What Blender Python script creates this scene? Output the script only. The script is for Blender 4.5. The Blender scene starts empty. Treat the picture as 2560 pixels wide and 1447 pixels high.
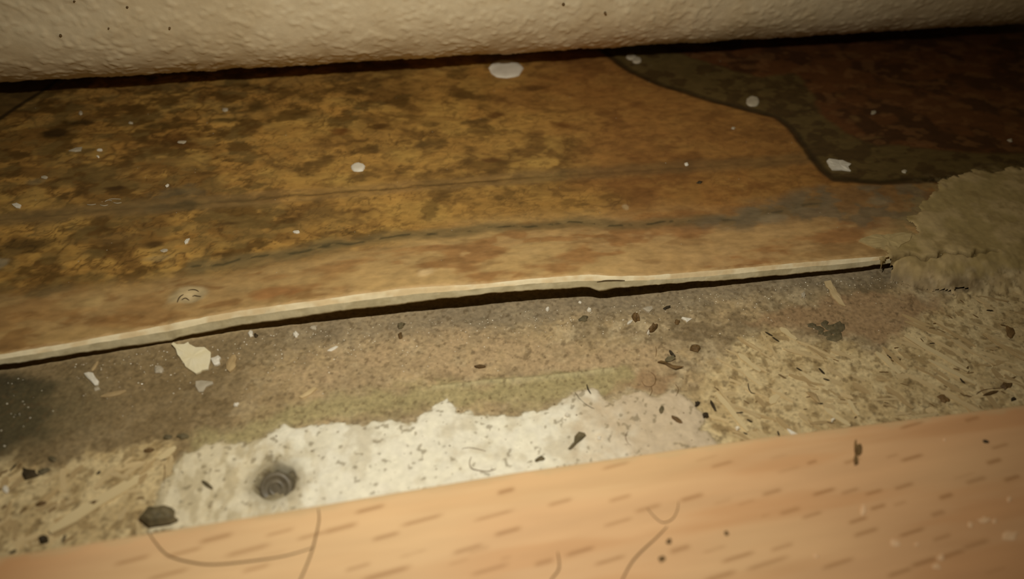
import bpy, math, random
import numpy as np
from mathutils import Vector, Matrix, Euler

# ------------------------------------------------------------------ camera, light, world, exposure
# All authoring lengths below are millimetres (MM turns them into metres).
MM = 0.001
F = 2009.0                      # focal length in pixels of the 2560 px wide frame
PITCH, DIST = math.radians(43), 120.0


def nrm(v):
    v = np.array(v, float)
    return v / np.linalg.norm(v)


E1 = nrm((12900 - 1280, 723.5 + 540, -F))          # direction of the board edges (vanishing point)
_cp, _sp = math.cos(PITCH), math.sin(PITCH)
NUP = nrm((-(E1[1] * _cp + E1[2] * _sp) / E1[0], _cp, _sp))
E2 = np.cross(NUP, E1)
RC = np.array([E1, E2, NUP])                        # camera -> world
CAM = -DIST * (RC @ np.array([0, 0, -1.0]))

scn = bpy.context.scene
COL = scn.collection
cd = bpy.data.cameras.new('camera')
cd.sensor_fit = 'HORIZONTAL'
cd.sensor_width = 4.8
cd.lens = F / 2560 * 4.8
cd.clip_start, cd.clip_end = 0.002, 10
cd.dof.use_dof = True
cd.dof.focus_distance = 123.0 * MM
cd.dof.aperture_fstop = cd.lens / 1.6              # a phone lens, 1.6 mm pupil
camo = bpy.data.objects.new('camera', cd)
COL.objects.link(camo)
M4 = Matrix([list(RC[i]) + [CAM[i] * MM] for i in range(3)] + [[0, 0, 0, 1]])
camo.matrix_world = M4
scn.camera = camo

wd = bpy.data.worlds.new('dark_room')
scn.world = wd
wd.use_nodes = True
wd.node_tree.nodes['Background'].inputs[0].default_value = (1.0, 0.74, 0.30, 1)
wd.node_tree.nodes['Background'].inputs[1].default_value = 0.035

LED_AT, LED_TO = np.array([-14.0, -44.0, 92.0]), np.array([-7.0, 2.0, 0.0])
ld = bpy.data.lights.new('phone_torch', 'SPOT')
ld.energy = 0.31
ld.color = (1.0, 0.94, 0.80)
ld.spot_size = math.radians(118)
ld.spot_blend = 1.0
ld.shadow_soft_size = 1.6 * MM
lo = bpy.data.objects.new('phone_torch', ld)
COL.objects.link(lo)
lo.location = Vector(LED_AT * MM)
lo.rotation_euler = Vector((LED_TO - LED_AT)).to_track_quat('-Z', 'Y').to_euler()

vs = scn.view_settings
vs.view_transform = 'Standard'
vs.look = 'None'
vs.exposure = 0.0
vs.gamma = 1.0
vs.use_curve_mapping = False


# ------------------------------------------------------------------ helpers
def ray(px, py):
    return RC @ np.array([px - 1280.0, 723.5 - py, -F])


def at(px, py, z=0.0):
    d = ray(px, py)
    return CAM + (z - CAM[2]) / d[2] * d


def at_y(px, py, y):
    d = ray(px, py)
    return CAM + (y - CAM[1]) / d[1] * d


def sm(a, b, x):
    t = np.clip((x - a) / (b - a), 0, 1)
    return t * t * (3 - 2 * t)


def _hash(ix, iy, seed):
    h = (ix.astype(np.int64) * 374761393 + iy.astype(np.int64) * 668265263 + seed * 1442695041) & 0xFFFFFFFF
    h = ((h ^ (h >> 13)) * 1274126177) & 0xFFFFFFFF
    h = ((h ^ (h >> 16)) * 2246822519) & 0xFFFFFFFF
    return ((h ^ (h >> 15)) & 0xFFFF) / 65535.0


def vnoise(x, y, seed):
    ix, iy = np.floor(x), np.floor(y)
    fx, fy = x - ix, y - iy
    fx, fy = fx * fx * fx * (fx * (fx * 6 - 15) + 10), fy * fy * fy * (fy * (fy * 6 - 15) + 10)
    a, b = _hash(ix, iy, seed), _hash(ix + 1, iy, seed)
    c, d = _hash(ix, iy + 1, seed), _hash(ix + 1, iy + 1, seed)
    return (a + (b - a) * fx) * (1 - fy) + (c + (d - c) * fx) * fy


def fbm(x, y, size, seed, octv=4, gain=0.5):
    """0..1 noise, feature size in mm."""
    s, amp, tot = 0.0, 1.0, 0.0
    f = 1.0 / size
    for o in range(octv):
        cx, sx = math.cos(0.5 + 1.15 * o), math.sin(0.5 + 1.15 * o)
        X, Y = (x * cx - y * sx) * f + 31.7 * o, (x * sx + y * cx) * f - 17.3 * o
        s = s + amp * vnoise(X, Y, seed + o * 7)
        tot += amp
        amp *= gain
        f *= 2.03
    return np.clip((s / tot - 0.5) * 1.6 + 0.5, 0, 1)


def cells(x, y, size, seed):
    """distance to the nearest and second nearest of scattered centres, in cell sizes"""
    X, Y = x / size, y / size
    ix, iy = np.floor(X), np.floor(Y)
    f1, f2 = np.full(X.shape, 9.0), np.full(X.shape, 9.0)
    for dx in (-1, 0, 1):
        for dy in (-1, 0, 1):
            cx, cy = ix + dx, iy + dy
            d = np.hypot(cx + _hash(cx, cy, seed) - X, cy + _hash(cx, cy, seed + 1) - Y)
            f2 = np.minimum(f2, np.maximum(f1, d))
            f1 = np.minimum(f1, d)
    return f1, f2


def seg_dist(X, Y, pts):
    d = np.full(X.shape, 1e9)
    for (x0, y0), (x1, y1) in zip(pts[:-1], pts[1:]):
        dx, dy = x1 - x0, y1 - y0
        t = np.clip(((X - x0) * dx + (Y - y0) * dy) / (dx * dx + dy * dy + 1e-9), 0, 1)
        d = np.minimum(d, np.hypot(X - x0 - t * dx, Y - y0 - t * dy))
    return d


def sdf(X, Y, pts):
    """signed distance, negative inside"""
    pts = list(pts)
    d = seg_dist(X, Y, pts + pts[:1])
    ins = np.zeros(X.shape, bool)
    for (x0, y0), (x1, y1) in zip(pts, pts[1:] + pts[:1]):
        if y0 == y1:
            continue
        c = ((y0 > Y) != (y1 > Y)) & (X < (x1 - x0) * (Y - y0) / (y1 - y0) + x0)
        ins ^= c
    return np.where(ins, -d, d)


def W(pts, z=0.0):
    """photo points -> places on the level z"""
    return [tuple(at(px, py, z)[:2]) for px, py in pts]


def lin(c):
    c = np.asarray(c, float) / 255.0
    return np.where(c <= 0.04045, c / 12.92, ((c + 0.055) / 1.055) ** 2.4)


def mix(a, b, t):
    return a + (b - a) * np.asarray(t)[..., None]


def link(o, parent=None):
    COL.objects.link(o)
    if parent is not None:
        o.parent = parent
    return o


def tag(o, label=None, cat=None, group=None, kind=None):
    if label:
        o['label'] = label
    if cat:
        o['category'] = cat
    if group:
        o['group'] = group
    if kind:
        o['kind'] = kind
    return o


def mesh_from(name, V, faces, mat, smooth=True, tint=None):
    me = bpy.data.meshes.new(name)
    V = np.asarray(V, np.float64) * MM
    if isinstance(faces, np.ndarray):
        n, k = faces.shape
        me.vertices.add(len(V))
        me.vertices.foreach_set('co', V.astype(np.float32).ravel())
        me.loops.add(n * k)
        me.loops.foreach_set('vertex_index', faces.astype(np.int32).ravel())
        me.polygons.add(n)
        me.polygons.foreach_set('loop_start', np.arange(0, n * k, k, dtype=np.int32))
        me.update(calc_edges=True)
    else:
        me.from_pydata(V.tolist(), [], [list(f) for f in faces])
        me.update()
    if smooth:
        me.polygons.foreach_set('use_smooth', np.ones(len(me.polygons), bool))
    if tint is not None:
        a = me.attributes.new('tint', 'FLOAT_COLOR', 'POINT')
        rgba = np.ones((len(V), 4), np.float32)
        rgba[:, :3] = tint
        a.data.foreach_set('color', rgba.ravel())
    if mat:
        me.materials.append(mat)
    return me


def obj(name, me, parent=None, loc=None):
    o = bpy.data.objects.new(name, me)
    if loc is not None:
        o.location = Vector(np.asarray(loc, float) * MM)
    return link(o, parent)


def grid_faces(nu, nv, keep=None):
    i = np.arange(nu - 1)[:, None] * nv + np.arange(nv - 1)[None, :]
    q = np.stack([i, i + nv, i + nv + 1, i + 1], -1).reshape(-1, 4)
    if keep is not None:
        k = keep.reshape(nu, nv)
        kk = (k[:-1, :-1] & k[1:, :-1] & k[1:, 1:] & k[:-1, 1:]).reshape(-1)
        q = q[kk]
    return q


def compact(V, q, tint=None):
    used = np.unique(q)
    re = np.full(len(V), -1)
    re[used] = np.arange(len(used))
    return V[used], re[q], (tint[used] if tint is not None else None)


# ------------------------------------------------------------------ materials
def nodes_of(m):
    m.use_nodes = True
    nt = m.node_tree
    return nt, nt.nodes['Principled BSDF']


def tint_mat(name, rough=0.6, scale=900, amount=0.25, bump=0.0, bscale=1500, spec=0.4, stretch=(1, 1, 1)):
    """colour from the surface's own 'tint' attribute, broken up by fine noise; fine relief by bump"""
    m = bpy.data.materials.new(name)
    nt, b = nodes_of(m)
    L = nt.links.new
    at_ = nt.nodes.new('ShaderNodeAttribute')
    at_.attribute_name = 'tint'
    tc = nt.nodes.new('ShaderNodeTexCoord')
    mp = nt.nodes.new('ShaderNodeMapping')
    mp.inputs['Scale'].default_value = stretch
    L(tc.outputs['Object'], mp.inputs['Vector'])
    nz = nt.nodes.new('ShaderNodeTexNoise')
    nz.inputs['Scale'].default_value = scale
    nz.inputs['Detail'].default_value = 4
    L(mp.outputs[0], nz.inputs['Vector'])
    mr = nt.nodes.new('ShaderNodeMapRange')
    mr.inputs['From Min'].default_value, mr.inputs['From Max'].default_value = 0.25, 0.75
    mr.inputs['To Min'].default_value, mr.inputs['To Max'].default_value = 1 - amount, 1 + amount
    L(nz.outputs['Fac'], mr.inputs['Value'])
    mx = nt.nodes.new('ShaderNodeVectorMath')
    mx.operation = 'SCALE'
    L(at_.outputs['Color'], mx.inputs[0])
    L(mr.outputs[0], mx.inputs['Scale'])
    L(mx.outputs[0], b.inputs['Base Color'])
    b.inputs['Roughness'].default_value = rough
    b.inputs['Specular IOR Level'].default_value = spec
    if bump:
        n2 = nt.nodes.new('ShaderNodeTexNoise')
        n2.inputs['Scale'].default_value = bscale
        n2.inputs['Detail'].default_value = 3
        L(mp.outputs[0], n2.inputs['Vector'])
        bp = nt.nodes.new('ShaderNodeBump')
        bp.inputs['Strength'].default_value = 1.0
        bp.inputs['Distance'].default_value = bump * MM
        L(n2.outputs['Fac'], bp.inputs['Height'])
        L(bp.outputs[0], b.inputs['Normal'])
    return m


def noise_mat(name, c1, c2, scale=800, rough=0.6, bump=0.0, vary=0.0, spec=0.4, trans=0.0):
    """two sRGB colours mixed by noise, with an optional difference from object to object"""
    m = bpy.data.materials.new(name)
    nt, b = nodes_of(m)
    L = nt.links.new
    tc = nt.nodes.new('ShaderNodeTexCoord')
    nz = nt.nodes.new('ShaderNodeTexNoise')
    nz.inputs['Scale'].default_value = scale
    nz.inputs['Detail'].default_value = 4
    L(tc.outputs['Object'], nz.inputs['Vector'])
    rp = nt.nodes.new('ShaderNodeValToRGB')
    rp.color_ramp.elements[0].position, rp.color_ramp.elements[1].position = 0.3, 0.7
    rp.color_ramp.elements[0].color = (*lin(c1), 1)
    rp.color_ramp.elements[1].color = (*lin(c2), 1)
    L(nz.outputs['Fac'], rp.inputs[0])
    out = rp.outputs[0]
    if vary:
        oi = nt.nodes.new('ShaderNodeObjectInfo')
        mr = nt.nodes.new('ShaderNodeMapRange')
        mr.inputs['To Min'].default_value, mr.inputs['To Max'].default_value = 1 - vary, 1 + vary
        L(oi.outputs['Random'], mr.inputs['Value'])
        mx = nt.nodes.new('ShaderNodeVectorMath')
        mx.operation = 'SCALE'
        L(out, mx.inputs[0])
        L(mr.outputs[0], mx.inputs['Scale'])
        out = mx.outputs[0]
    L(out, b.inputs['Base Color'])
    b.inputs['Roughness'].default_value = rough
    b.inputs['Specular IOR Level'].default_value = spec
    if bump:
        bp = nt.nodes.new('ShaderNodeBump')
        bp.inputs['Distance'].default_value = bump * MM
        L(nz.outputs['Fac'], bp.inputs['Height'])
        L(bp.outputs[0], b.inputs['Normal'])
    return m


M_sub = tint_mat('grimy_particle_board', 0.75, 1600, 0.28, 0.05, 1700, 0.25)
M_fill = tint_mat('hard_filler', 0.7, 1300, 0.10, 0.06, 1500, 0.3)
M_vinyl = tint_mat('printed_vinyl', 0.5, 900, 0.22, 0.015, 700, 0.35, (0.55, 1, 1))
M_cream = tint_mat('cream_vinyl_core', 0.6, 900, 0.08, 0.04, 1500, 0.3)
M_grey = tint_mat('grey_vinyl_backing', 0.75, 900, 0.13, 0.06, 1500, 0.2)
M_wall = tint_mat('painted_plaster', 0.55, 700, 0.06, 0.05, 1200, 0.35)
M_plank = tint_mat('beech_laminate', 0.5, 450, 0.07, 0.008, 900, 0.3, (0.15, 1, 1))
M_crust = tint_mat('dried_mortar', 0.8, 900, 0.14, 0.03, 900, 0.2)
M_paint = noise_mat('cream_paint_flake', (236, 222, 180), (246, 236, 204), 500, 0.6, 0.02, 0.06)
M_white = noise_mat('white_paint', (222, 214, 196), (238, 231, 215), 500, 0.5, 0.02, 0.06)
M_grpaint = noise_mat('greyed_paint', (172, 160, 138), (200, 188, 164), 500, 0.6, 0.02, 0.08)
M_dark = noise_mat('dark_slate_crumb', (86, 78, 54), (122, 108, 78), 900, 0.7, 0.08, 0.15)
M_brown = noise_mat('brown_bark_crumb', (86, 64, 34), (124, 96, 56), 900, 0.7, 0.06, 0.2)
M_black = noise_mat('black_fleck', (40, 32, 18), (70, 56, 32), 900, 0.7, 0.02, 0.2)
M_straw = noise_mat('straw_wood', (190, 166, 120), (212, 188, 144), 500, 0.8, 0.02, 0.12)
M_stain = noise_mat('dull_wood', (166, 140, 98), (194, 168, 122), 500, 0.8, 0.02, 0.12)
M_hair = noise_mat('brown_hair', (96, 70, 40), (120, 90, 54), 500, 0.4, 0, 0)
M_fleck = noise_mat('faded_bark', (110, 86, 52), (146, 120, 80), 900, 0.8, 0.02, 0.15)
M_dust = noise_mat('pinkish_dust', (226, 182, 138), (238, 200, 158), 700, 0.7)
M_spark = noise_mat('pale_grit', (236, 226, 200), (250, 244, 228), 900, 0.25, 0, 0.1, 0.8)
M_metal = noise_mat('dull_steel', (92, 84, 68), (126, 116, 96), 900, 0.5, 0.03, 0, 0.6)
M_crack = noise_mat('split_void', (70, 54, 30), (92, 74, 46), 900, 0.9)

rnd = random.Random(11)
nrg = np.random.default_rng(5)


# ------------------------------------------------------------------ floor: grimy particle board
SCREW = at(688, 1205, 0)
HOLE2 = at(645, 1185, 0)
FILL_Z = 0.0
fill_poly = W([(330, 1330), (380, 1240), (420, 1190), (470, 1130), (520, 1105), (560, 1082), (610, 1110), (660, 1100), (700, 1062),
               (790, 1050), (870, 1062), (950, 1045), (1030, 1052), (1090, 1012), (1115, 985), (1150, 1020), (1230, 1036),
               (1340, 1030), (1390, 1000), (1440, 985), (1480, 965), (1530, 1000), (1590, 975), (1640, 985), (1690, 978),
               (1740, 1010), (1760, 1070), (1800, 1110), (1800, 1180), (1300, 1260), (700, 1350)])
black_poly = W([(-200, 960), (0, 935), (90, 930), (150, 960), (130, 1000), (140, 1040), (110, 1060), (130, 1090), (70, 1110), (0, 1150), (-200, 1200)])
chip_l = W([(-250, 1190), (0, 1120), (120, 1180), (200, 1130), (330, 1120), (420, 1110), (440, 1180), (400, 1240), (350, 1400), (-250, 1480)])
chip_r = W([(1720, 1010), (1760, 930), (1850, 860), (1920, 815), (2010, 850), (2100, 850), (2200, 880), (2350, 760), (2560, 700), (2800, 690),
            (2800, 1100), (1700, 1250), (1690, 1100)])
olive_ln = W([(520, 1115), (600, 1085), (690, 1050), (800, 1025), (950, 1010), (1100, 985), (1250, 985), (1400, 968), (1540, 945)])
ridge_ln = W([(1085, 968), (1200, 955), (1320, 945), (1440, 936), (1530, 925)])
red_poly = W([(1860, 800), (1960, 770), (2150, 730), (2330, 740), (2360, 790), (2250, 850), (2120, 840), (1990, 830)])
red2_poly = W([(1520, 945), (1640, 915), (1700, 940), (1680, 990), (1600, 975), (1530, 985)])
tan_poly = W([(640, 960), (900, 850), (1150, 800), (1250, 820), (1500, 870), (1680, 850), (1700, 930), (1400, 930), (1100, 950), (800, 990)])


def filler_cover(x, y):
    """thickness 0..1 of the white filler"""
    wx = x + (fbm(x, y, 3.0, 21) - .5) * 2.2
    wy = y + (fbm(x, y, 2.2, 25) - .5) * 1.6
    d = sdf(wx, wy, fill_poly)
    e = sm(0.6, -1.4, d)
    thin = sm(0.42, 0.75, fbm(x, y, 2.6, 33, 5))          # worn thin in spots
    fade = sm(16, 26, x) * 0.75 + sm(-38, -52, x) * 0.4
    return np.clip(e * (1 - 0.45 * thin * (0.35 + fade)) - 0.45 * fade * e, 0, 1)


def sub_z(x, y):
    z = (fbm(x, y, 9, 2, 2) - .5) * 0.25 + (fbm(x, y, 1.8, 3, 4) - .5) * 0.16
    r = np.hypot(x - SCREW[0], y - SCREW[1])
    z = z - 1.5 * sm(2.6, 1.7, r)
    r2 = np.hypot(x - HOLE2[0], y - HOLE2[1])
    z = z - 0.30 * sm(2.8, 1.6, r2) + 0.18 * np.exp(-((r2 - 3.0) / .5) ** 2)
    z = z + 0.25 * np.exp(-(seg_dist(x, y, ridge_ln) / .35) ** 2)
    return z


def sub_h(x, y):
    return float(sub_z(np.array([x]), np.array([y]))[0])


def top_h(x, y):
    """height of board plus filler"""
    X, Y = np.array([x]), np.array([y])
    return float((sub_z(X, Y) + 0.30 * filler_cover(X, Y))[0])


def paint_sub(x, y):
    n1, n2, n3 = fbm(x, y, 8, 41), fbm(x, y, 2.2, 42), fbm(x, y, 0.8, 43, 3)
    c = mix(np.broadcast_to(lin((158, 138, 104)), x.shape + (3,)), lin((182, 158, 118)), sm(.3, .7, n1))
    c = mix(c, lin((124, 108, 80)), sm(.50, .80, n2) * .6)
    c = mix(c, lin((200, 178, 142)), sm(.6, .9, n3) * .35)
    c = mix(c, lin((206, 186, 148)), sm(.58, .82, fbm(x, y, 3.2, 45, 5, .6)) * .55)
    c = mix(c, lin((112, 94, 66)), sm(.60, .82, fbm(x * .8, y * 1.2, 4.0, 46, 5, .6)) * .55)
    wx, wy = x + (n2 - .5) * 2.5, y + (fbm(x, y, 2.4, 47) - .5) * 2.2
    # grey grime in the strip along the cut vinyl
    edge = sm(-9.5, -5.5, wy) * sm(-60, -10, x)
    c = mix(c, lin((142, 128, 104)), edge * .7)
    lft = sm(-22, -48, wx)
    c = mix(c, lin((128, 108, 74)), lft * .75)
    tn = sm(1, -2, sdf(wx, wy, tan_poly))
    c = mix(c, lin((186, 160, 122)), tn * (.4 + .5 * sm(.3, .7, n2)))
    rd = np.maximum(sm(.8, -1.2, sdf(wx, wy, red_poly)), sm(.8, -.8, sdf(wx, wy, red2_poly)))
    c = mix(c, lin((164, 134, 98)), rd * .8)
    # olive glue line left by the old tiles
    ol = sm(3.2, .8, seg_dist(wx, wy, olive_ln))
    c = mix(c, lin((168, 154, 110)), ol * .85)
    rg = np.exp(-(seg_dist(x, y, ridge_ln) / .45) ** 2)
    c = mix(c, lin((190, 178, 134)), rg * .6)
    # bare chips
    cl, cr = sm(.8, -.8, sdf(wx, wy, chip_l)), sm(1.0, -1.2, sdf(wx, wy, chip_r))
    bare = mix(np.broadcast_to(lin((196, 172, 126)), x.shape + (3,)), lin((216, 194, 148)), sm(.25, .75, n2))
    bare = mix(bare, lin((142, 118, 78)), sm(.60, .85, fbm(x, y, 1.2, 51, 3)) * .7)
    c = mix(c, bare, np.maximum(cl * .9, cr * .92))
    bk = sm(1.6, -2.0, sdf(wx, wy, black_poly))
    c = mix(c, lin((66, 60, 42)), bk * .92)
    bk2 = sm(9, 2, np.hypot((wx + 63) / 1.3, wy + 13))
    c = mix(c, lin((98, 88, 60)), bk2 * .5)
    # dusting of the filler round its edge
    c = mix(c, lin((206, 194, 164)), filler_cover(x, y) * .8)
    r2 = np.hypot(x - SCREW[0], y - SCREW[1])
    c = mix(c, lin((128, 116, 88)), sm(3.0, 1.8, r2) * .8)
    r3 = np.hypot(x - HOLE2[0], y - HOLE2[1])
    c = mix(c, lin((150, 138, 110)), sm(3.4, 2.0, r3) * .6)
    # fine dark and light specks
    c = mix(c, lin((100, 82, 54)), sm(.80, .92, fbm(x, y, .55, 61, 2)) * .5)
    # clean board under the vinyl, painted paler in place of stray light in the gap
    c = mix(c, lin((206, 182, 138)), sm(-1.0, 1.5, y - np.interp(x, EDGE_X, EDGE_Y)))
    return c


EDGE_X = [-70, -47, -17, 11, 62]
EDGE_Y = [-4.8, -3.2, -1.2, -1.8, -4.0]
xs, ys = np.arange(-112, 128, 0.2), np.arange(-44, 20, 0.2)
GX, GY = [a.ravel() for a in np.meshgrid(xs, ys, indexing='ij')]
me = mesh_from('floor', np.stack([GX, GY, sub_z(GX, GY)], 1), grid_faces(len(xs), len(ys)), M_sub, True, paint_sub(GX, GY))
floor = tag(obj('floor', me), 'grimy particle board subfloor between the vinyl and the beech plank', kind='structure')
# the rest of the board, unseen under plank and vinyl
V, Q = [], []
for x0, x1, y0, y1 in ((-112, 127.8, -100, -44), (-112, 127.8, 19.8, 110)):
    b = len(V)
    V += [(x0, y0, -0.3), (x1, y0, -0.3), (x1, y1, -0.3), (x0, y1, -0.3)]
    Q.append((b, b + 1, b + 2, b + 3))
obj('hidden_board', mesh_from('hidden_board', V, Q, M_stain, False), floor)

# white filler smear
xs, ys = np.arange(-64, 34, 0.16), np.arange(-38, -8, 0.16)
GX, GY = [a.ravel() for a in np.meshgrid(xs, ys, indexing='ij')]
cov = filler_cover(GX, GY)
rs = np.hypot(GX - SCREW[0], GY - SCREW[1])
cov = cov * sm(1.9, 2.6, rs + (fbm(GX, GY, 1.5, 71) - .5))
lump = (fbm(GX, GY, 1.6, 72, 4) - .5)
zz = sub_z(GX, GY) + 0.36 * cov + 0.16 * lump * cov - 0.05
n2 = fbm(GX, GY, 2.0, 74, 5)
fc = mix(np.broadcast_to(lin((240, 234, 214)), GX.shape + (3,)), lin((242, 236, 214)), sm(.35, .65, n2))
fc = mix(fc, lin((204, 192, 164)), sm(.5, .9, fbm(GX, GY, 2.6, 75, 5)) * .6)
fc = mix(fc, lin((204, 182, 150)), sm(-3, 12, GX + (n2 - .5) * 8) * .85)
fc = mix(fc, lin((222, 208, 174)), sm(-31, -41, GX + (n2 - .5) * 6) * .85)
fc = mix(fc, lin((194, 178, 142)), sm(-24, -36, GX) * sm(.42, .68, fbm(GX * 1.3, GY * .7, 2.2, 77, 5, .6)) * .7)
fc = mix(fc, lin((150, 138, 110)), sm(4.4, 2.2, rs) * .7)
fc = mix(fc, lin((150, 132, 90)), sm(.6, .15, cov) * .8)
fc = mix(fc, lin((130, 116, 88)), sm(.88, .96, fbm(GX, GY, .7, 76, 2)) * .6)
q = grid_faces(len(xs), len(ys), cov > 0.22)
Vc, qc, tc_ = compact(np.stack([GX, GY, zz], 1), q, fc)
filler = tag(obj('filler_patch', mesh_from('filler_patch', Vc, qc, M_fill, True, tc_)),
             'ragged patch of hardened off-white filler on the particle board along the beech plank', 'filler')

# ------------------------------------------------------------------ vinyl sheet with its cut edge
T = 2.5
KEY = [  # px, top edge, cream/grey line, underside (photo rows), lift of the edge in mm
    (-260, 936, 950, 962, .5), (0, 886, 899, 913, .5), (130, 863, 877, 893, .5), (250, 841, 856, 875, .6), (330, 826, 843, 864, .6), (418, 808, 828, 852, .7),
    (436, 804, 824, 843, .9), (520, 788, 806, 828, 1.1), (600, 775, 792, 812, 1.4), (700, 762, 779, 799, 1.8), (800, 750, 765, 786, 2.2), (900, 735, 752, 772, 2.5),
    (1000, 722, 739, 761, 2.7), (1100, 715, 730, 748, 2.8), (1200, 708, 722, 736, 2.8), (1320, 695, 710, 727, 2.8), (1440, 685, 702, 719, 2.8), (1476, 684, 701, 718, 2.8),
    (1500, 685, 701, 726, 2.7), (1518, 687, 702, 725, 2.6), (1540, 688, 702, 721, 2.5), (1620, 687, 701, 714, 2.0), (1720, 679, 694, 707, 1.4), (1820, 671, 686, 699, 1.0),
    (2000, 656, 669, 684, .7), (2150, 643, 656, 668, .5), (2260, 634, 645, 655, .4), (2560, 612, 624, 634, .4), (2900, 590, 602, 612, .4)]
tx, ty, tz, mz, my, bz, by_, lx, lh = ([] for _ in range(9))
for px, a, b, c, h in KEY:
    p = at(px, a, T + h)
    tx.append(p[0]); ty.append(p[1]); lh.append(h); tz.append(T + h)
    ymid = p[1] - 0.45
    my.append(ymid); mz.append(at_y(px, b, ymid)[2])
    yb = p[1] - 0.80
    by_.append(yb); bz.append(at_y(px, c, yb)[2])


def edge(X):
    return (np.interp(X, tx, ty), np.interp(X, tx, tz), np.interp(X, tx, my), np.interp(X, tx, mz), np.interp(X, tx, by_), np.interp(X, tx, bz))


def vin_z(x, y):
    ye = np.interp(x, tx, ty)
    h = np.interp(x, tx, lh)
    z = T + 0.35 + (h - .35) * sm(22, 0, y - ye) + (fbm(x, y, 14, 5, 2) - .5) * .25
    for (cx, cy, r, dz) in VDENT:
        q_ = ((x - cx) * .75) ** 2 + (y - cy) ** 2
        z = z + dz * np.exp(-q_ / r ** 2)
    # printed joints are pressed in a little
    z = z - 0.16 * np.exp(-(seg_dist(x, y, oct_ln) / .5) ** 2) - 0.10 * np.exp(-(seg_dist(x, y, joint1) / .35) ** 2)
    return z


VZ = T + 0.7
b1, b2 = at(474, 738, VZ + .4), at(225, 755, VZ)
VDENT = [(b1[0], b1[1] + .3, 2.2, .5), (b1[0] + .2, b1[1] - .5, 1.0, -.75), (b2[0], b2[1], 1.5, .3)]
oct_ln = W([(1500, 118), (1540, 150), (1580, 176), (1650, 207), (1750, 238), (1850, 264), (1940, 287), (1975, 312), (2020, 372), (2055, 418), (2085, 443), (2200, 452), (2330, 448), (2700, 420)], VZ)
oct_in = W([(1640, 110), (1735, 142), (1838, 174), (1907, 190), (1990, 178), (2030, 225), (2063, 294), (2115, 330), (2180, 355), (2300, 368), (2460, 380), (2900, 370), (2900, -60), (1640, 60)], VZ)
oct_all = W([(1500, 60), (1500, 118), (1540, 150), (1580, 176), (1650, 207), (1750, 238), (1850, 264), (1940, 287), (1975, 312), (2020, 372), (2055, 418), (2085, 443), (2200, 452), (2330, 448), (2900, 420), (2900, -60)], VZ)
oct_l = W([(-200, 370), (-60, 320), (0, 292), (55, 256), (110, 222), (150, 190)], VZ)
oct_lp = W([(-400, 370), (-60, 320), (0, 292), (55, 256), (110, 222), (150, 170), (-400, 120)], VZ)
joint1 = W([(-250, 580), (0, 545), (300, 517), (560, 500), (750, 485), (950, 469), (1130, 455), (1330, 437), (1700, 415), (2040, 392)], VZ)
joint2 = W([(480, 668), (640, 648), (760, 632), (860, 610), (960, 600), (1080, 588), (1200, 578), (1330, 575), (1420, 560), (1600, 562), (1850, 545), (2060, 500)], VZ)
CRUST_AT = W([(2320, 500), (2360, 462), (2430, 440), (2560, 424), (2900, 392), (2900, 640), (2260, 640), (2232, 628), (2275, 606), (2280, 585), (2270, 560)], VZ)
grey_sc = W([(2060, 460), (2330, 455), (2340, 540), (2200, 570), (2050, 545), (1900, 560), (1700, 575), (1850, 520)], VZ)
front_band = W([(-250, 760), (0, 720), (400, 690), (640, 655), (860, 620), (1080, 598), (1330, 580), (1850, 555), (2250, 545), (2500, 640), (2260, 700), (-250, 1000)], VZ)


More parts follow.
